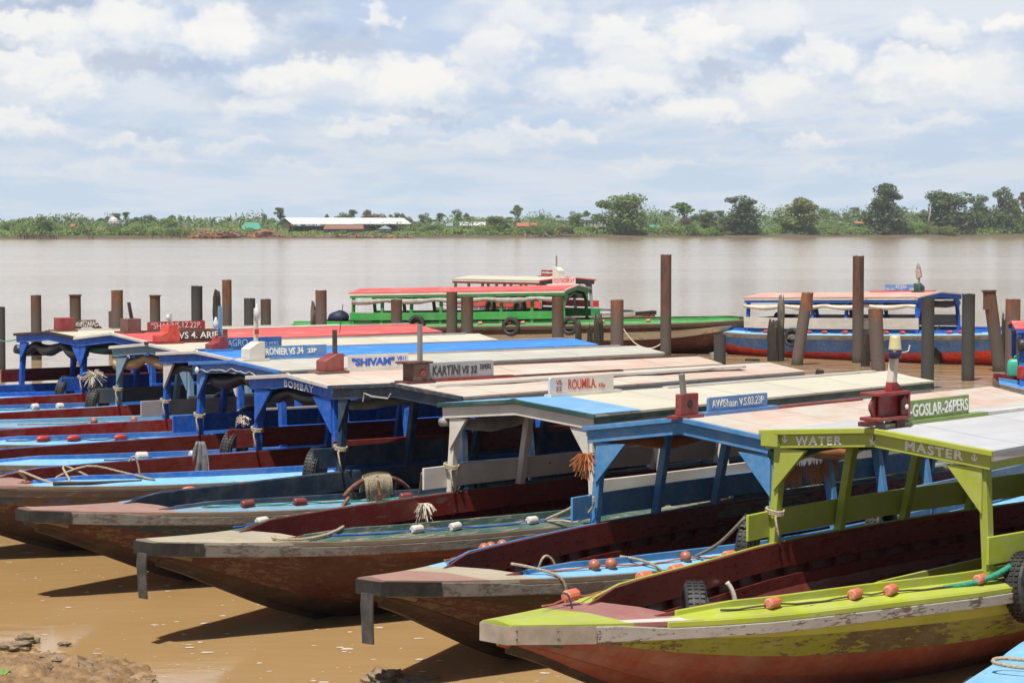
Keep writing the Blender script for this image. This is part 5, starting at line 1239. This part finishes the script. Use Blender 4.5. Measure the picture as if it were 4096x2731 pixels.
o = m.build('weed', plain('fresh_weed_green', (0.16, 0.30, 0.05, 1), .6), None, fix=False); o.location = on_z(10, 2712, .05); tag(o, 'tiny bright green weed growing in the mud at the left edge', 'plant')
# foam flecks drifting on the water
m = MB(); rnd = random.Random(21)
for i in range(420):
    u = rnd.uniform(-100, 2300); v = rnd.uniform(2080, 2731) if rnd.random() < .8 else rnd.uniform(1500, 2100)
    p = on_z(u, v, .006); r = .005 + .022 * rnd.random() ** 4
    if rnd.random() < .04: r *= 2.0
    n = 8; el = rnd.uniform(1.3, 3.2)
    m.add([(p.x + r * el * math.cos(a) * (1 + .5 * rnd.uniform(-1, 1)), p.y + r * 1.4 * math.sin(a) * (1 + .5 * rnd.uniform(-1, 1)), .006) for a in [k * 2 * math.pi / n for k in range(n)]], [tuple(range(n))])
tag(m.build('foam', plain('pale_foam', (0.62, 0.56, 0.46, 1), .8, var=.1), None, fix=False), kind='stuff')

# ------------------------------------------------------------------ far bank: trees
def leaf_mat(name, c1, c2):
    m, t, p = newmat(name); tc = t.node('ShaderNodeTexCoord').outputs['Object']; oi = t.node('ShaderNodeObjectInfo')
    n = t.noise(tc, 7.0, 3, .6, 1.0); n2 = t.noise(tc, 60.0, 2, .5, 2.0)
    f = t.math('ADD', t.ramp(n, .3, .7, 0, .6), t.ramp(n2, .3, .7, 0, .4))
    b = t.mix(f, c1, c2)
    hv = t.node('ShaderNodeHueSaturation'); t.link(b, hv.inputs['Color'])
    t.link(t.math('ADD', .80, t.math('MULTIPLY', oi.outputs['Random'], .4)), hv.inputs['Value'])
    t.link(hv.outputs[0], p.inputs['Base Color']); p.inputs['Roughness'].default_value = .6
    tr = t.node('ShaderNodeBsdfTranslucent'); t.link(hv.outputs[0], tr.inputs[0])
    mx = t.node('ShaderNodeMixShader'); mx.inputs[0].default_value = .25
    t.link(p.outputs[0], mx.inputs[1]); t.link(tr.outputs[0], mx.inputs[2])
    t.link(mx.outputs[0], t.n['Material Output'].inputs[0]); return m
F_mid = leaf_mat('mid_green_foliage', (0.096, 0.150, 0.036, 1), (0.206, 0.281, 0.068, 1))
F_dark = leaf_mat('dark_green_foliage', (0.062, 0.099, 0.031, 1), (0.139, 0.187, 0.058, 1))
F_pale = leaf_mat('yellowish_foliage', (0.144, 0.195, 0.037, 1), (0.273, 0.312, 0.083, 1))
F_fresh = leaf_mat('fresh_green_foliage', (0.115, 0.212, 0.035, 1), (0.232, 0.358, 0.068, 1))
F_far = leaf_mat('distant_foliage', (0.085, 0.134, 0.041, 1), (0.169, 0.239, 0.071, 1))
F_brown = leaf_mat('withered_brown_foliage', (0.138, 0.088, 0.048, 1), (0.220, 0.156, 0.086, 1))
bark = plain('grey_bark', (0.14, 0.115, 0.09, 1), .9, var=.3, sc=2)
def leaves(m, rnd, c, r, n, s):
    for i in range(n):
        d = Vector((rnd.gauss(0, 1), rnd.gauss(0, 1), rnd.gauss(0, 1))).normalized()
        q = d * (rnd.random() ** .30)
        p = Vector((c[0] + q.x * r[0], c[1] + q.y * r[1], c[2] + q.z * r[2]))
        nrm = (d * .9 + Vector((rnd.gauss(0, .6), rnd.gauss(0, .6), rnd.gauss(.35, .6)))).normalized()
        a = nrm.orthogonal().normalized(); b = nrm.cross(a); th = rnd.uniform(0, 6.28)
        a, b = a * math.cos(th) + b * math.sin(th), b * math.cos(th) - a * math.sin(th)
        k = s * rnd.uniform(.6, 1.4)
        m.add([p - a * k, p - b * k * .9, p + a * k, p + b * k * .9], [(0, 1, 2, 3)])
PROTO = {}
def proto(kind, seed):
    if (kind, seed) in PROTO: return PROTO[kind, seed]
    rnd = random.Random(hash(kind) % 1 + seed * 77 + len(kind)); m = MB(); tr = MB()
    tr.tube([(0, 0, -.05), (rnd.uniform(-.02, .02), 0, .2), (rnd.uniform(-.03, .03), .01, .5), (rnd.uniform(-.04, .04), 0, .8)], .02, 6, rad=[.028, .022, .016, .006])
    def limb(c): tr.tube([(0, 0, max(.08, c[2] * .55)), (c[0] * .5, c[1] * .5, c[2] * .8), c], .008, 5, rad=[.012, .008, .003])
    if kind == 'broad':
        for i in range(22):
            a = rnd.uniform(0, 6.28); z = rnd.uniform(.10, .86); rr = .36 * math.sqrt(max(.05, 1 - ((z - .40) / .56) ** 2)) * rnd.uniform(.4, 1)
            c = (rr * math.cos(a), rr * math.sin(a), z); k = rnd.uniform(.10, .17); limb(c)
            leaves(m, rnd, c, (k * 1.2, k * 1.2, k * .85), 190, .020)
        leaves(m, rnd, (0, 0, .36), (.33, .33, .36), 900, .024)
    elif kind == 'tall':
        for i in range(22):
            a = rnd.uniform(0, 6.28); z = .05 + .88 * (i / 21) ** .95; w_ = .36 * (1 - .55 * max(0, (z - .35) / .65)) * (1 if z > .2 else .8)
            rr = w_ * rnd.uniform(.25, 1); c = (rr * math.cos(a), rr * math.sin(a), z); k = rnd.uniform(.075, .125); limb(c)
            leaves(m, rnd, c, (k * 1.25, k * 1.25, k * .95), 170, .018)
        leaves(m, rnd, (0, 0, .32), (.31, .31, .34), 900, .022)
    elif kind == 'umbrella':
        for i in range(10):
            a = rnd.uniform(0, 6.28); z = rnd.choice((.62, .76, .86, .93)) + rnd.uniform(-.02, .02); rr = rnd.uniform(.04, .36) * (1.15 - .5 * (z - .6) / .33)
            c = (rr * math.cos(a), rr * math.sin(a), z); limb(c)
            leaves(m, rnd, c, (rnd.uniform(.13, .20), rnd.uniform(.13, .20), .055), 100, .026)
        leaves(m, rnd, (0, 0, .72), (.24, .24, .16), 200, .028); leaves(m, rnd, (0, 0, .30), (.26, .26, .28), 330, .028)
    elif kind == 'bush':
        for i in range(13):
            a = rnd.uniform(0, 6.28); rr = rnd.uniform(0, .75); c = (rr * math.cos(a), rr * math.sin(a), rnd.uniform(.15, .75) * (1 - .45 * rr)); k = rnd.uniform(.25, .4)
            leaves(m, rnd, c, (k, k, k * .7), 300, .034)
    elif kind == 'palm':
        for i in range(17):
            a = i * 2.4 + rnd.uniform(-.2, .2); up = rnd.uniform(-.15, .9); L_ = rnd.uniform(.24, .32); prev = None
            for k in range(8):
                f = k / 7; h = .86 + L_ * (up * f - 1.0 * f * f * (.75 + .3 * (1 - up))); r_ = L_ * f * (1 - .15 * f)
                P_ = Vector((r_ * math.cos(a), r_ * math.sin(a), h)); sd_ = Vector((-math.sin(a), math.cos(a), -.5)).normalized()
                if prev is not None:
                    w_ = .045 * math.sin(math.pi * min(1, f * .95 + .04)) + .006
                    m.add([prev, P_, P_ + sd_ * w_, prev + sd_ * w_], [(0, 1, 2, 3)]); s2 = Vector((math.sin(a), -math.cos(a), -.5)).normalized()
                    m.add([prev, P_, P_ + s2 * w_, prev + s2 * w_], [(0, 1, 2, 3)])
                prev = P_
        tr = MB(); tr.tube([(.03, 0, -.05), (.0, 0, .3), (-.01, 0, .6), (0, 0, .87)], .015, 7, rad=[.022, .016, .013, .012])
    PROTO[kind, seed] = (m.mesh(kind + '_crown', F_mid), tr.mesh(kind + '_trunk', bark, True)); return PROTO[kind, seed]
CROWN = {}
def tree(px, top, wd, kind, off, mat, label, group='trees on the far bank', seed=None, z0=1.3, name=None, cat='tree'):
    k = (px - 2048) / 9335; Y = (838.5 + off) / (1 - .5576 * k); X = k * Y
    T = at_y(px, top, Y); H = T.z - z0; W_ = wd / 9335 * Y
    seed = seed if seed is not None else int(px) % 3
    cm, tm = proto(kind, seed)
    key = (kind, seed, mat.name)
    if key not in CROWN:
        c2 = cm.copy(); c2.materials.clear(); c2.materials.append(mat); CROWN[key] = c2
    base_w = {'broad': .72, 'tall': .58, 'umbrella': .86, 'bush': 2.0, 'palm': .58}[kind]
    name = name or {'palm': 'palm_tree', 'bush': 'bush'}.get(kind, 'tree')
    o = thing(name, label, cat, (X, Y, z0), (0, 0, (px * 1.7) % 6.28), group)
    sx = W_ / base_w
    cr = bpy.data.objects.new('crown', CROWN[key]); link(cr, o); cr.scale = (sx, sx, H)
    if kind != 'bush':
        t_ = bpy.data.objects.new('trunk', tm); link(t_, o); t_.scale = (sx, sx, H)
    return o
G1, G2 = 'tall trees along the far bank', 'trees in the hazy tree line across the river'
big = [(2480, 760, 185, 'broad', 9, F_mid, 'big mid green tree at the water, tallest one right of the sawmill'), (2962, 785, 165, 'tall', 10, F_dark, 'dark tall tree right of the withered brown bush'),
       (3202, 776, 165, 'broad', 12, F_pale, 'rounded tree with a yellowish crown between two darker tall trees'), (3539, 733, 180, 'tall', 12, F_dark, 'tallest tree on the right bank with two pointed tops'),
       (3800, 747, 215, 'broad', 18, F_dark, 'wide spreading tree beside the leaning pale dead trunk'), (3913, 780, 90, 'tall', 20, F_mid, 'slim tree close right of the wide spreading tree'),
       (3997, 750, 100, 'tall', 16, F_dark, 'tall ragged tree near the right edge of the far bank'), (4058, 796, 90, 'tall', 14, F_mid, 'lower ragged tree next to the right edge'), (4096, 768, 60, 'umbrella', 30, F_brown, 'brownish tree top cut by the right edge'),
       (2737, 810, 120, 'umbrella', 30, F_fresh, 'light green layered tree above the withered brown bush'), (2835, 834, 85, 'broad', 14, F_mid, 'bushy green tree left of the dark tall tree'), (2071, 820, 60, 'umbrella', 45, F_mid, 'slender flat-topped tree above the red roof'),
       (1991, 857, 100, 'broad', 14, F_mid, 'low bushy tree left of the red roof'), (2307, 842, 60, 'broad', 40, F_mid, 'round tree in front of the grey roof'), (1124, 830, 55, 'umbrella', 80, F_far, 'tall layered tree behind the left gable of the sawmill'),
       (1498, 830, 85, 'broad', 120, F_brown, 'brownish spreading tree rising behind the long white roof'), (175, 858, 70, 'broad', 12, F_mid, 'round dark tree rising above the bushes at the far left'), (669, 870, 75, 'broad', 60, F_fresh, 'light green low tree right of the white dome'),
       (1700, 900, 60, 'bush', 20, F_pale, 'pale bush right of the small grey pavilion')]
for a in big: tree(*a, group=G1)
palms = [(352, 872, 30, 'left palm of the pair in front of the white dome'), (368, 868, 34, 'right palm of the pair in front of the white dome'), (851, 868, 42, 'palm left of the taller dark palm by the green roof'), (914, 861, 48, 'tall dark palm left of the green-roofed house'),
         (963, 858, 42, 'palm standing behind the green roof'), (1069, 880, 38, 'drooping palm between green roof and log heap'), (1655, 888, 45, 'young palm with pale fronds right of the pavilion'), (1720, 895, 45, 'young palm among bushes left of the white roof'), (270, 885, 26, 'small palm left of the red roof at far left'), (1828, 858, 30, 'palm below the tallest tree of the tree line')]
for px, top, wd, lab in palms: tree(px, top, wd, 'palm', 45 if top < 885 else 18, F_mid, lab, 'palms on the far bank')
bk = [(30, 880, 60), (80, 876, 55), (120, 872, 50), (230, 868, 50), (280, 866, 50), (323, 862, 46), (400, 866, 60), (445, 858, 40), (468, 853, 50), (507, 848, 36), (540, 868, 50), (594, 856, 62), (640, 884, 50), (673, 853, 52), (727, 865, 30), (760, 868, 34), (804, 872, 40), (880, 876, 50), (1001, 870, 44), (1035, 878, 40), (1061, 856, 32),
      (1090, 872, 40), (1160, 876, 40), (1297, 850, 30), (1346, 856, 30), (1383, 846, 50), (1407, 838, 44), (1450, 866, 36), (1582, 852, 44), (1624, 846, 36), (1657, 870, 30), (1692, 849, 42), (1720, 872, 30), (1758, 852, 46), (1828, 839, 44), (1879, 844, 38), (1910, 870, 46), (1938, 867, 26), (2040, 868, 40), (2130, 872, 44),
      (2157, 860, 34), (2185, 852, 36), (2227, 854, 44), (2269, 860, 36), (2344, 843, 36), (2390, 856, 50), (2573, 846, 40), (2601, 855, 66), (2667, 834, 50), (2790, 850, 60), (2880, 842, 50), (3060, 860, 50), (3110, 868, 60), (3302, 822, 52), (3342, 846, 34), (3384, 840, 40), (3422, 829, 46), (3460, 846, 50), (3620, 856, 46), (3651, 846, 46), (3679, 829, 46), (3710, 838, 40)]
for i, (px, top, wd) in enumerate(bk):
    kind = ('broad', 'tall', 'umbrella', 'broad')[(i * 7 + i // 3) % 4]
    near = 'left of the sawmill' if px < 1100 else 'behind the sawmill and its right end' if px < 1760 else 'between sawmill and big tree' if px < 2460 else 'behind the tall trees on the right'
    shape = {'umbrella': 'flat-topped', 'broad': 'rounded', 'tall': 'upright'}[kind]
    tree(px, top, wd * 1.25, kind, 130 + (i * 37) % 90, F_far, 'small hazy %s tree in the distant tree line %s' % (shape, near), G2 + ', ' + shape + ' ones ' + near)
# bushes along the waterside, each its own
rnd = random.Random(8)
bushes = []
for i in range(78):
    px = -40 + 4200 * (i + rnd.uniform(-.3, .3)) / 77
    if 1010 < px < 1720: top = rnd.uniform(918, 934); wd = rnd.uniform(40, 70)
    elif px < 1010: top = rnd.uniform(884, 915) if px < 760 else rnd.uniform(905, 930); wd = rnd.uniform(70, 120)
    elif px < 2500: top = rnd.uniform(880, 915); wd = rnd.uniform(80, 130)
    else: top = rnd.uniform(872, 905); wd = rnd.uniform(100, 160)
    bushes.append((px, top, wd))
for i, (px, top, wd) in enumerate(bushes):
    side = 'below the tall trees on the right' if px > 2500 else 'between the sawmill and the big tree' if px > 1720 else 'in front of the sawmill' if px > 1010 else 'at the left end'
    mt, tone = ((F_fresh, 'fresh green'), (F_mid, 'dull green'), (F_pale, 'yellowish'), (F_mid, 'dull green'))[(i * 5) % 4]
    tree(px, top, wd, 'bush', 7 + (i * 13) % 14, mt, '%s waterside bush on the far bank %s' % (tone, side), 'waterside bushes, %s, %s' % (tone, side), z0=.7)
tree(2742, 858, 100, 'bush', 16, F_brown, 'withered brown bush standing under the light green layered tree', 'withered bushes', z0=.9)
# low unbroken growth between them
m = MB(); rnd = random.Random(31)
for i in range(30000):
    px = rnd.uniform(-80, 4180); k = (px - 2048) / 9335
    off = rnd.uniform(3.5, 34); Y = (838.5 + off) / (1 - .5576 * k); X = k * Y
    hh = (1.2 if 1010 < px < 1700 else 2.6) * (.6 + .7 * (mnoise.noise(Vector((X * .12, off * .1, 2))) + .5)) * min(1, .35 + off / 12)
    p = Vector((X, Y, .6 + off * .02 + rnd.random() * max(.3, hh)))
    a = Vector((rnd.gauss(0, 1), rnd.gauss(0, 1), rnd.gauss(0, .7))).normalized(); b = a.orthogonal().normalized() * .5; s_ = rnd.uniform(.18, .38)
    m.add([p - a * s_, p - b * s_ * 1.6, p + a * s_, p + b * s_ * 1.6], [(0, 1, 2, 3)])
F_und = leaf_mat('undergrowth_foliage', (0.129, 0.204, 0.043, 1), (0.224, 0.328, 0.071, 1))
tag(m.build('undergrowth', F_und, None, fix=False), kind='stuff')
# unbroken woodland behind the shore
m = MB(); rnd = random.Random(41)
for i in range(48000):
    px = rnd.uniform(-120, 4220); k = (px - 2048) / 9335
    off = rnd.uniform(50, 125); Y = (838.5 + off) / (1 - .5576 * k); X = k * Y
    tp = (888 if px < 1060 else 906 if px < 1700 else 890 if px < 2440 else 862)
    hh = (953 - tp) / 9335 * Y * (.72 + .75 * mnoise.fractal(Vector((X * .045, off * .03, 5)), 1, 2, 3))
    p = Vector((X, Y, 1.5 + rnd.random() ** .8 * max(1.0, hh)))
    a = Vector((rnd.gauss(0, 1), rnd.gauss(0, 1), rnd.gauss(0, .7))).normalized(); b = a.orthogonal().normalized() * .6; s_ = rnd.uniform(.28, .6)
    m.add([p - a * s_, p - b * s_, p + a * s_, p + b * s_], [(0, 1, 2, 3)])
tag(m.build('woodland', F_far, None, fix=False), kind='stuff')
# leaning dead trunk
k = (3700 - 2048) / 9335; Y = (838.5 + 8) / (1 - .5576 * k); a_ = at_y(3708, 905, Y); b_ = at_y(3724, 815, Y)
m = MB(); m.tube([(0, 0, -1), (b_ - a_) * .5 + Vector((.3, 0, 0)), b_ - a_], .3, 7, rad=[.45, .32, .15]); o = m.build('dead_trunk', plain('bleached_dead_wood', (0.42, 0.38, 0.32, 1), .9), None, smooth=True)
o.location = a_; tag(o, 'pale bare dead trunk leaning beside the wide spreading tree', 'dead tree')

# ------------------------------------------------------------------ far bank: buildings, timber
tin_w = roofmat('white_tin_roof', (0.66, 0.68, 0.70, 1), (0.62, 0.60, 0.55, 1), .4)
tin_r = roofmat('rusty_tin_roof', (0.30, 0.15, 0.11, 1), (0.22, 0.13, 0.10, 1), .5)
tin_o = roofmat('orange_tin_roof', (0.48, 0.15, 0.08, 1), (0.40, 0.16, 0.10, 1), .5)
tin_g = roofmat('green_tin_roof', (0.07, 0.34, 0.25, 1), (0.10, 0.36, 0.28, 1), .4)
tin_b = roofmat('blue_grey_tin_roof', (0.27, 0.32, 0.38, 1), (0.32, 0.36, 0.42, 1), .4)
wallw = plain('pale_house_wall', (0.50, 0.47, 0.42, 1), .8); wallb = plain('brown_plank_wall', (0.17, 0.11, 0.08, 1), .85, var=.3); wallg = plain('greyish_brick_wall', (0.27, 0.21, 0.18, 1), .85)
darkin = plain('dark_window', (0.02, 0.02, 0.022, 1), .4)
def fpt(px, off):
    k = (px - 2048) / 9335; Y = (838.5 + off) / (1 - .5576 * k); return k * Y, Y
def house(label, pa, pb, ridge, eave, base, off, roof, wall, depth=8, hip=0.0, over=.6, windows=3, rot=0.0, name='house', open_=False, gable_wall=None):
    """gabled or hipped building, long side to the river; pixel extents give its real size at its distance"""
    xa, Y = fpt(pa, off); xb, Y2 = fpt(pb, off); Y = (Y + Y2) / 2; xa = (pa - 2048) / 9335 * Y; xb = (pb - 2048) / 9335 * Y
    L_ = (xb - xa) / math.cos(rot); zr = at_y(pa, ridge, Y).z; ze = at_y(pa, eave, Y).z; zb = max(.9, at_y(pa, base, Y).z)
    o = thing(name, label, 'building' if open_ else 'house', ((xa + xb) / 2, Y + depth / 2, zb), (0, 0, rot))
    l, d, e, r = L_ / 2, depth / 2, ze - zb, zr - zb
    m = MB(); hx = l * hip; t_ = .12
    pts = [(-l, -d - over, e - .0), (l, -d - over, e), (l, d + over, e), (-l, d + over, e), (-l + hx, 0, r), (l - hx, 0, r)]
    m.add(pts, [(0, 1, 5, 4), (2, 3, 4, 5), (0, 4, 3), (1, 2, 5)] if hip else [(0, 1, 5, 4), (2, 3, 4, 5)])
    rf = m.build('roof', roof, o, fix=False); so = rf.modifiers.new('solid', 'SOLIDIFY'); so.thickness = .12; so.offset = -1
    if open_:
        n = max(4, int(L_ / 4.5))
        for i in range(n + 1):
            for sy in (-d, d):
                m = MB(); m.box((-l + .3 + (L_ - .6) * i / n, sy, e / 2), (.28, .28, e)); m.build('post', wallb, o)
        m = MB(); m.box((l * .1, d * .55, e * .42), (L_ * .8, .15, e * .8)); m.build('back_wall', wallb, o)
        m = MB(); m.prism([(-d * .55, e * .55), (d * .2, e * .55), (d * .2, e), (0, r - .25), (-d * .55, e + (r - e) * .4)], -l + .5, -l + .62, 'YZ'); m.build('gable_boards', wallb, o)
        m = MB()
        for i in range(6): m.box((-l * .7 + l * .28 * i, 0, .6), (2.6, 3.4, 1.2 + .5 * (i % 2)))
        m.build('stacked_timber', plain('sawn_timber', (0.16, 0.10, 0.07, 1), .85), o)
    else:
        m = MB(); w_ = l - .3
        m.prism([(-d, 0), (d, 0), (d, e), (0, r - .15) if not hip else (0, e), (-d, e)], -w_, w_, 'YZ'); m.build('wall', wall, o)
        for i in range(windows):
            x = -w_ + 2 * w_ * (i + .5) / windows
            m = MB(); m.box((x, -d - .02, e * .55), (min(1.1, w_ / windows), .08, min(1.1, e * .4))); wd_ = m.build('window', wallw, o)
            m = MB(); m.box((x, -d - .05, e * .55), (min(.85, w_ / windows * .8), .06, min(.85, e * .32))); m.build('pane', darkin, wd_)
    return o
house('long open-sided sawmill with a white tin roof, left half', 1138, 1372, 870, 897, 935, 34, tin_w, wallb, 12, name='sawmill', open_=True, rot=.55)
house('long open-sided shed with white tin roof adjoining the sawmill on the right', 1340, 1608, 871, 896, 935, 52, tin_w, wallb, 12, name='timber_shed', open_=True, rot=.55)
house('low brown house with a rusty roof in front of the white sheds', 1294, 1455, 899, 916, 934, 14, tin_r, wallg, 7, hip=.06, windows=4)
house('small pavilion with a blue grey pyramid roof', 1514, 1564, 902, 915, 928, 16, tin_b, wallw, 6, hip=.95, windows=1, name='pavilion')
house('green-roofed house behind the log heap', 962, 1046, 890, 918, 934, 38, tin_g, wallw, 9, hip=.35)
house('hut with a white and rust roof below the dome', 342, 412, 916, 928, 940, 16, tin_o, wallw, 6, windows=2)
house('house showing only a bright red roof at the far left', 282, 300, 896, 905, 925, 40, tin_o, wallw, 6, windows=1)
house('small house with an orange roof right of the dome', 618, 640, 908, 917, 930, 36, tin_o, wallw, 6, windows=1)
house('grey-roofed white shed left of the rusty roofs', 655, 706, 914, 922, 932, 22, tin_b, wallw, 7, windows=2, name='shed')
house('long shed with a striped rusty and white roof', 710, 860, 913, 922, 934, 24, tin_r, wallw, 7, windows=5, name='shed')
house('low building with a long white roof among the trees', 1838, 1942, 888, 902, 925, 60, tin_w, wallw, 9, windows=4)
house('small white house half hidden by bushes left of the white roof', 1785, 1812, 892, 904, 928, 50, tin_b, wallw, 7, windows=1)
house('house with an orange red roof below the slender flat-topped tree', 2066, 2116, 891, 905, 928, 24, tin_o, wallw, 7, windows=2)
house('house with a small orange roof right of the other orange one', 2122, 2148, 892, 900, 925, 34, tin_o, wallw, 7, windows=1)
house('long building with a blue grey roof left of the big tree', 2322, 2396, 867, 880, 915, 70, tin_b, wallw, 10, windows=5)
house('building with a pale grey roof behind the round tree', 2222, 2288, 872, 882, 915, 80, tin_b, wallw, 10, windows=4)
house('low building with a turquoise roof right of the big tree', 2598, 2640, 900, 908, 925, 40, tin_g, wallw, 8, windows=2)
house('house with an orange roof peeping between the tall trees', 3418, 3452, 886, 894, 915, 40, tin_o, wallw, 7, windows=1)
# dome under scaffolding
x, Y = fpt(457, 60); zt = at_y(457, 868, Y).z; zb = at_y(457, 902, Y).z; rr = 25 / 9335 * Y
dm = thing('mosque', 'white dome wrapped in scaffolding above the trees on the left', 'dome', (x, Y, 1.5))
m = MB(); m.lathe([(rr * math.cos(a), zb - 1.5 + (zt - zb) * math.sin(a)) for a in [i * math.pi / 2 / 8 for i in range(8)]] + [(.05, zt - 1.4)], (0, 0, 0), 20); m.build('dome', plain('dome_white', (0.62, 0.60, 0.60, 1), .6, var=.15, sc=1.5), dm, smooth=True)
m = MB(); m.lathe([(rr * .98, 0), (rr * .98, zb - 1.5)], (0, 0, 0), 20); m.build('wall', wallw, dm)
m = MB()
for i in range(14):
    a = i / 14 * 6.283; c, s_ = math.cos(a) * rr * 1.12, math.sin(a) * rr * 1.12
    m.bar((c, s_, 0), (c, s_, (zb - 1.5) + (zt - zb) * .72), .12, .12); a2 = a + 6.283 / 14
    for zf in (.15, .45, .7): m.bar((c, s_, zb - 1.5 + (zt - zb) * zf), (math.cos(a2) * rr * 1.12, math.sin(a2) * rr * 1.12, zb - 1.5 + (zt - zb) * zf), .10, .10)
m.build('scaffolding', bark, dm)
# mast
x, Y = fpt(442, 80); zt = at_y(442, 848, Y).z
mo = thing('radio_mast', 'thin lattice radio mast behind the white dome', 'mast', (x, Y, 1.5)); mm = plain('grey_steel', (0.3, 0.3, 0.31, 1), .6)
m = MB(); h = zt - 1.5
for sx in (-.5, .5): m.bar((sx, 0, 0), (sx * .5, 0, h * .93), .14, .14)
for i in range(10): m.bar((-.5 + .025 * i, 0, h * .093 * i), (.5 - .025 * i, 0, h * .093 * (i + 1)), .08, .08)
m.build('lattice', mm, mo)
for sx in (-1.8, -.9, .9, 1.8):
    m = MB(); m.bar((sx, 0, h * .84), (sx, 0, h), .18, .18); m.bar((0, 0, h * .88), (sx, 0, h * .88), .08, .08); m.build('aerial', mm, mo)
# log heaps
logm = [plain('orange_log_wood', (0.42, 0.19, 0.085, 1), .8, var=.3, sc=1), plain('grey_log_wood', (0.27, 0.22, 0.18, 1), .9, var=.3, sc=1), plain('dark_log_wood', (0.10, 0.075, 0.06, 1), .9, var=.3, sc=1)]
def heap(label, pa, pb, top, off, n, mix, seed, length=(2.0, 5.0)):
    rnd = random.Random(seed); x0, Y0 = fpt(pa, off); x1, Y1 = fpt(pb, off); zt = at_y((pa + pb) / 2, top, (Y0 + Y1) / 2).z
    m = MB(); c = Vector(((x0 + x1) / 2, (Y0 + Y1) / 2, .5))
    for i in range(n):
        f = rnd.random(); h = rnd.random() * (1 - abs(2 * f - 1) ** 1.5) * (zt - .5)
        p = Vector((x0 + (x1 - x0) * f, Y0 + (Y1 - Y0) * f + rnd.uniform(-2.5, 2.5), .4 + h)) - c
        d = Vector((rnd.gauss(0, 1), rnd.gauss(0, .5), rnd.gauss(0, .25))).normalized() * rnd.uniform(*length) / 2
        m.tube([p - d, p + d], rnd.uniform(.10, .24), 6, rnd.choice(mix))
    o = m.build('log_pile', logm, None); o.location = c; tag(o, label, 'log pile', 'heaps of timber at the sawmill landing', 'stuff'); return o
heap('heap of orange fresh logs at the left end of the timber landing', 772, 860, 932, 3, 130, [0, 0, 0, 1], 1)
heap('tangled grey log heap left of the green-roofed house', 835, 975, 922, 6, 260, [1, 1, 2, 0], 2)
heap('big orange brown log heap between green house and sawmill', 1010, 1115, 920, 5, 300, [0, 0, 1], 3)
heap('long strip of bleached driftwood and rubble along the sawmill shore', 1110, 1640, 944, 2, 420, [1, 1, 2, 0], 4, (1.0, 3.5))
heap('scattered driftwood on the bare shore left of the big tree', 2090, 2370, 938, 4, 160, [1, 1, 2], 5, (1.5, 4.5))
# old jetty
jx = thing('jetty', 'collapsed grey timber jetty at the water on the far left', 'jetty', (*fpt(150, -3), 0)); rnd = random.Random(4)
for i in range(34):
    x, Y = fpt(72 + i * 5.0, -3); x -= jx.location.x; Y -= jx.location.y
    m = MB(); m.bar((x, Y + rnd.uniform(-1, 1), -.5), (x + rnd.uniform(-.2, .2), Y, rnd.uniform(.9, 2.0)), .22, .22); m.build('pile', logm[2], jx)
m = MB(); a = fpt(72, -2); b = fpt(215, -2); m.bar((a[0] - jx.location.x, a[1] - jx.location.y, 1.0), (b[0] - jx.location.x, b[1] - jx.location.y, .95), 1.4, .25); m.build('deck', logm[2], jx)
for i, px in enumerate((358, 372, 610, 648, 686, 722)):
    x, Y = fpt(px, -3); m = MB(); m.bar((0, 0, -.5), (.1, 0, 2.4), .3, .3); o = m.build('river_post', logm[2], None); o.location = (x, Y, 0)
    tag(o, 'lone dark post standing in the water off the far left bank', 'post', 'lone posts off the far bank')

# ------------------------------------------------------------------ air
hz = MB(); hz.box((0, 720, 24), (1500, 1500, 53))
hm = bpy.data.materials.new('haze_air'); hm.use_nodes = True; t = NT(hm.node_tree); t.n.clear()
out = t.node('ShaderNodeOutputMaterial'); pv = t.node('ShaderNodeVolumePrincipled'); t.link(pv.outputs[0], out.inputs['Volume'])
pv.inputs['Color'].default_value = (0.88, 0.93, 1.0, 1); pv.inputs['Density'].default_value = 0.00018; pv.inputs['Anisotropy'].default_value = 0.2
HAZE = True
if HAZE:
    tag(hz.build('haze', hm, None), kind='stuff')
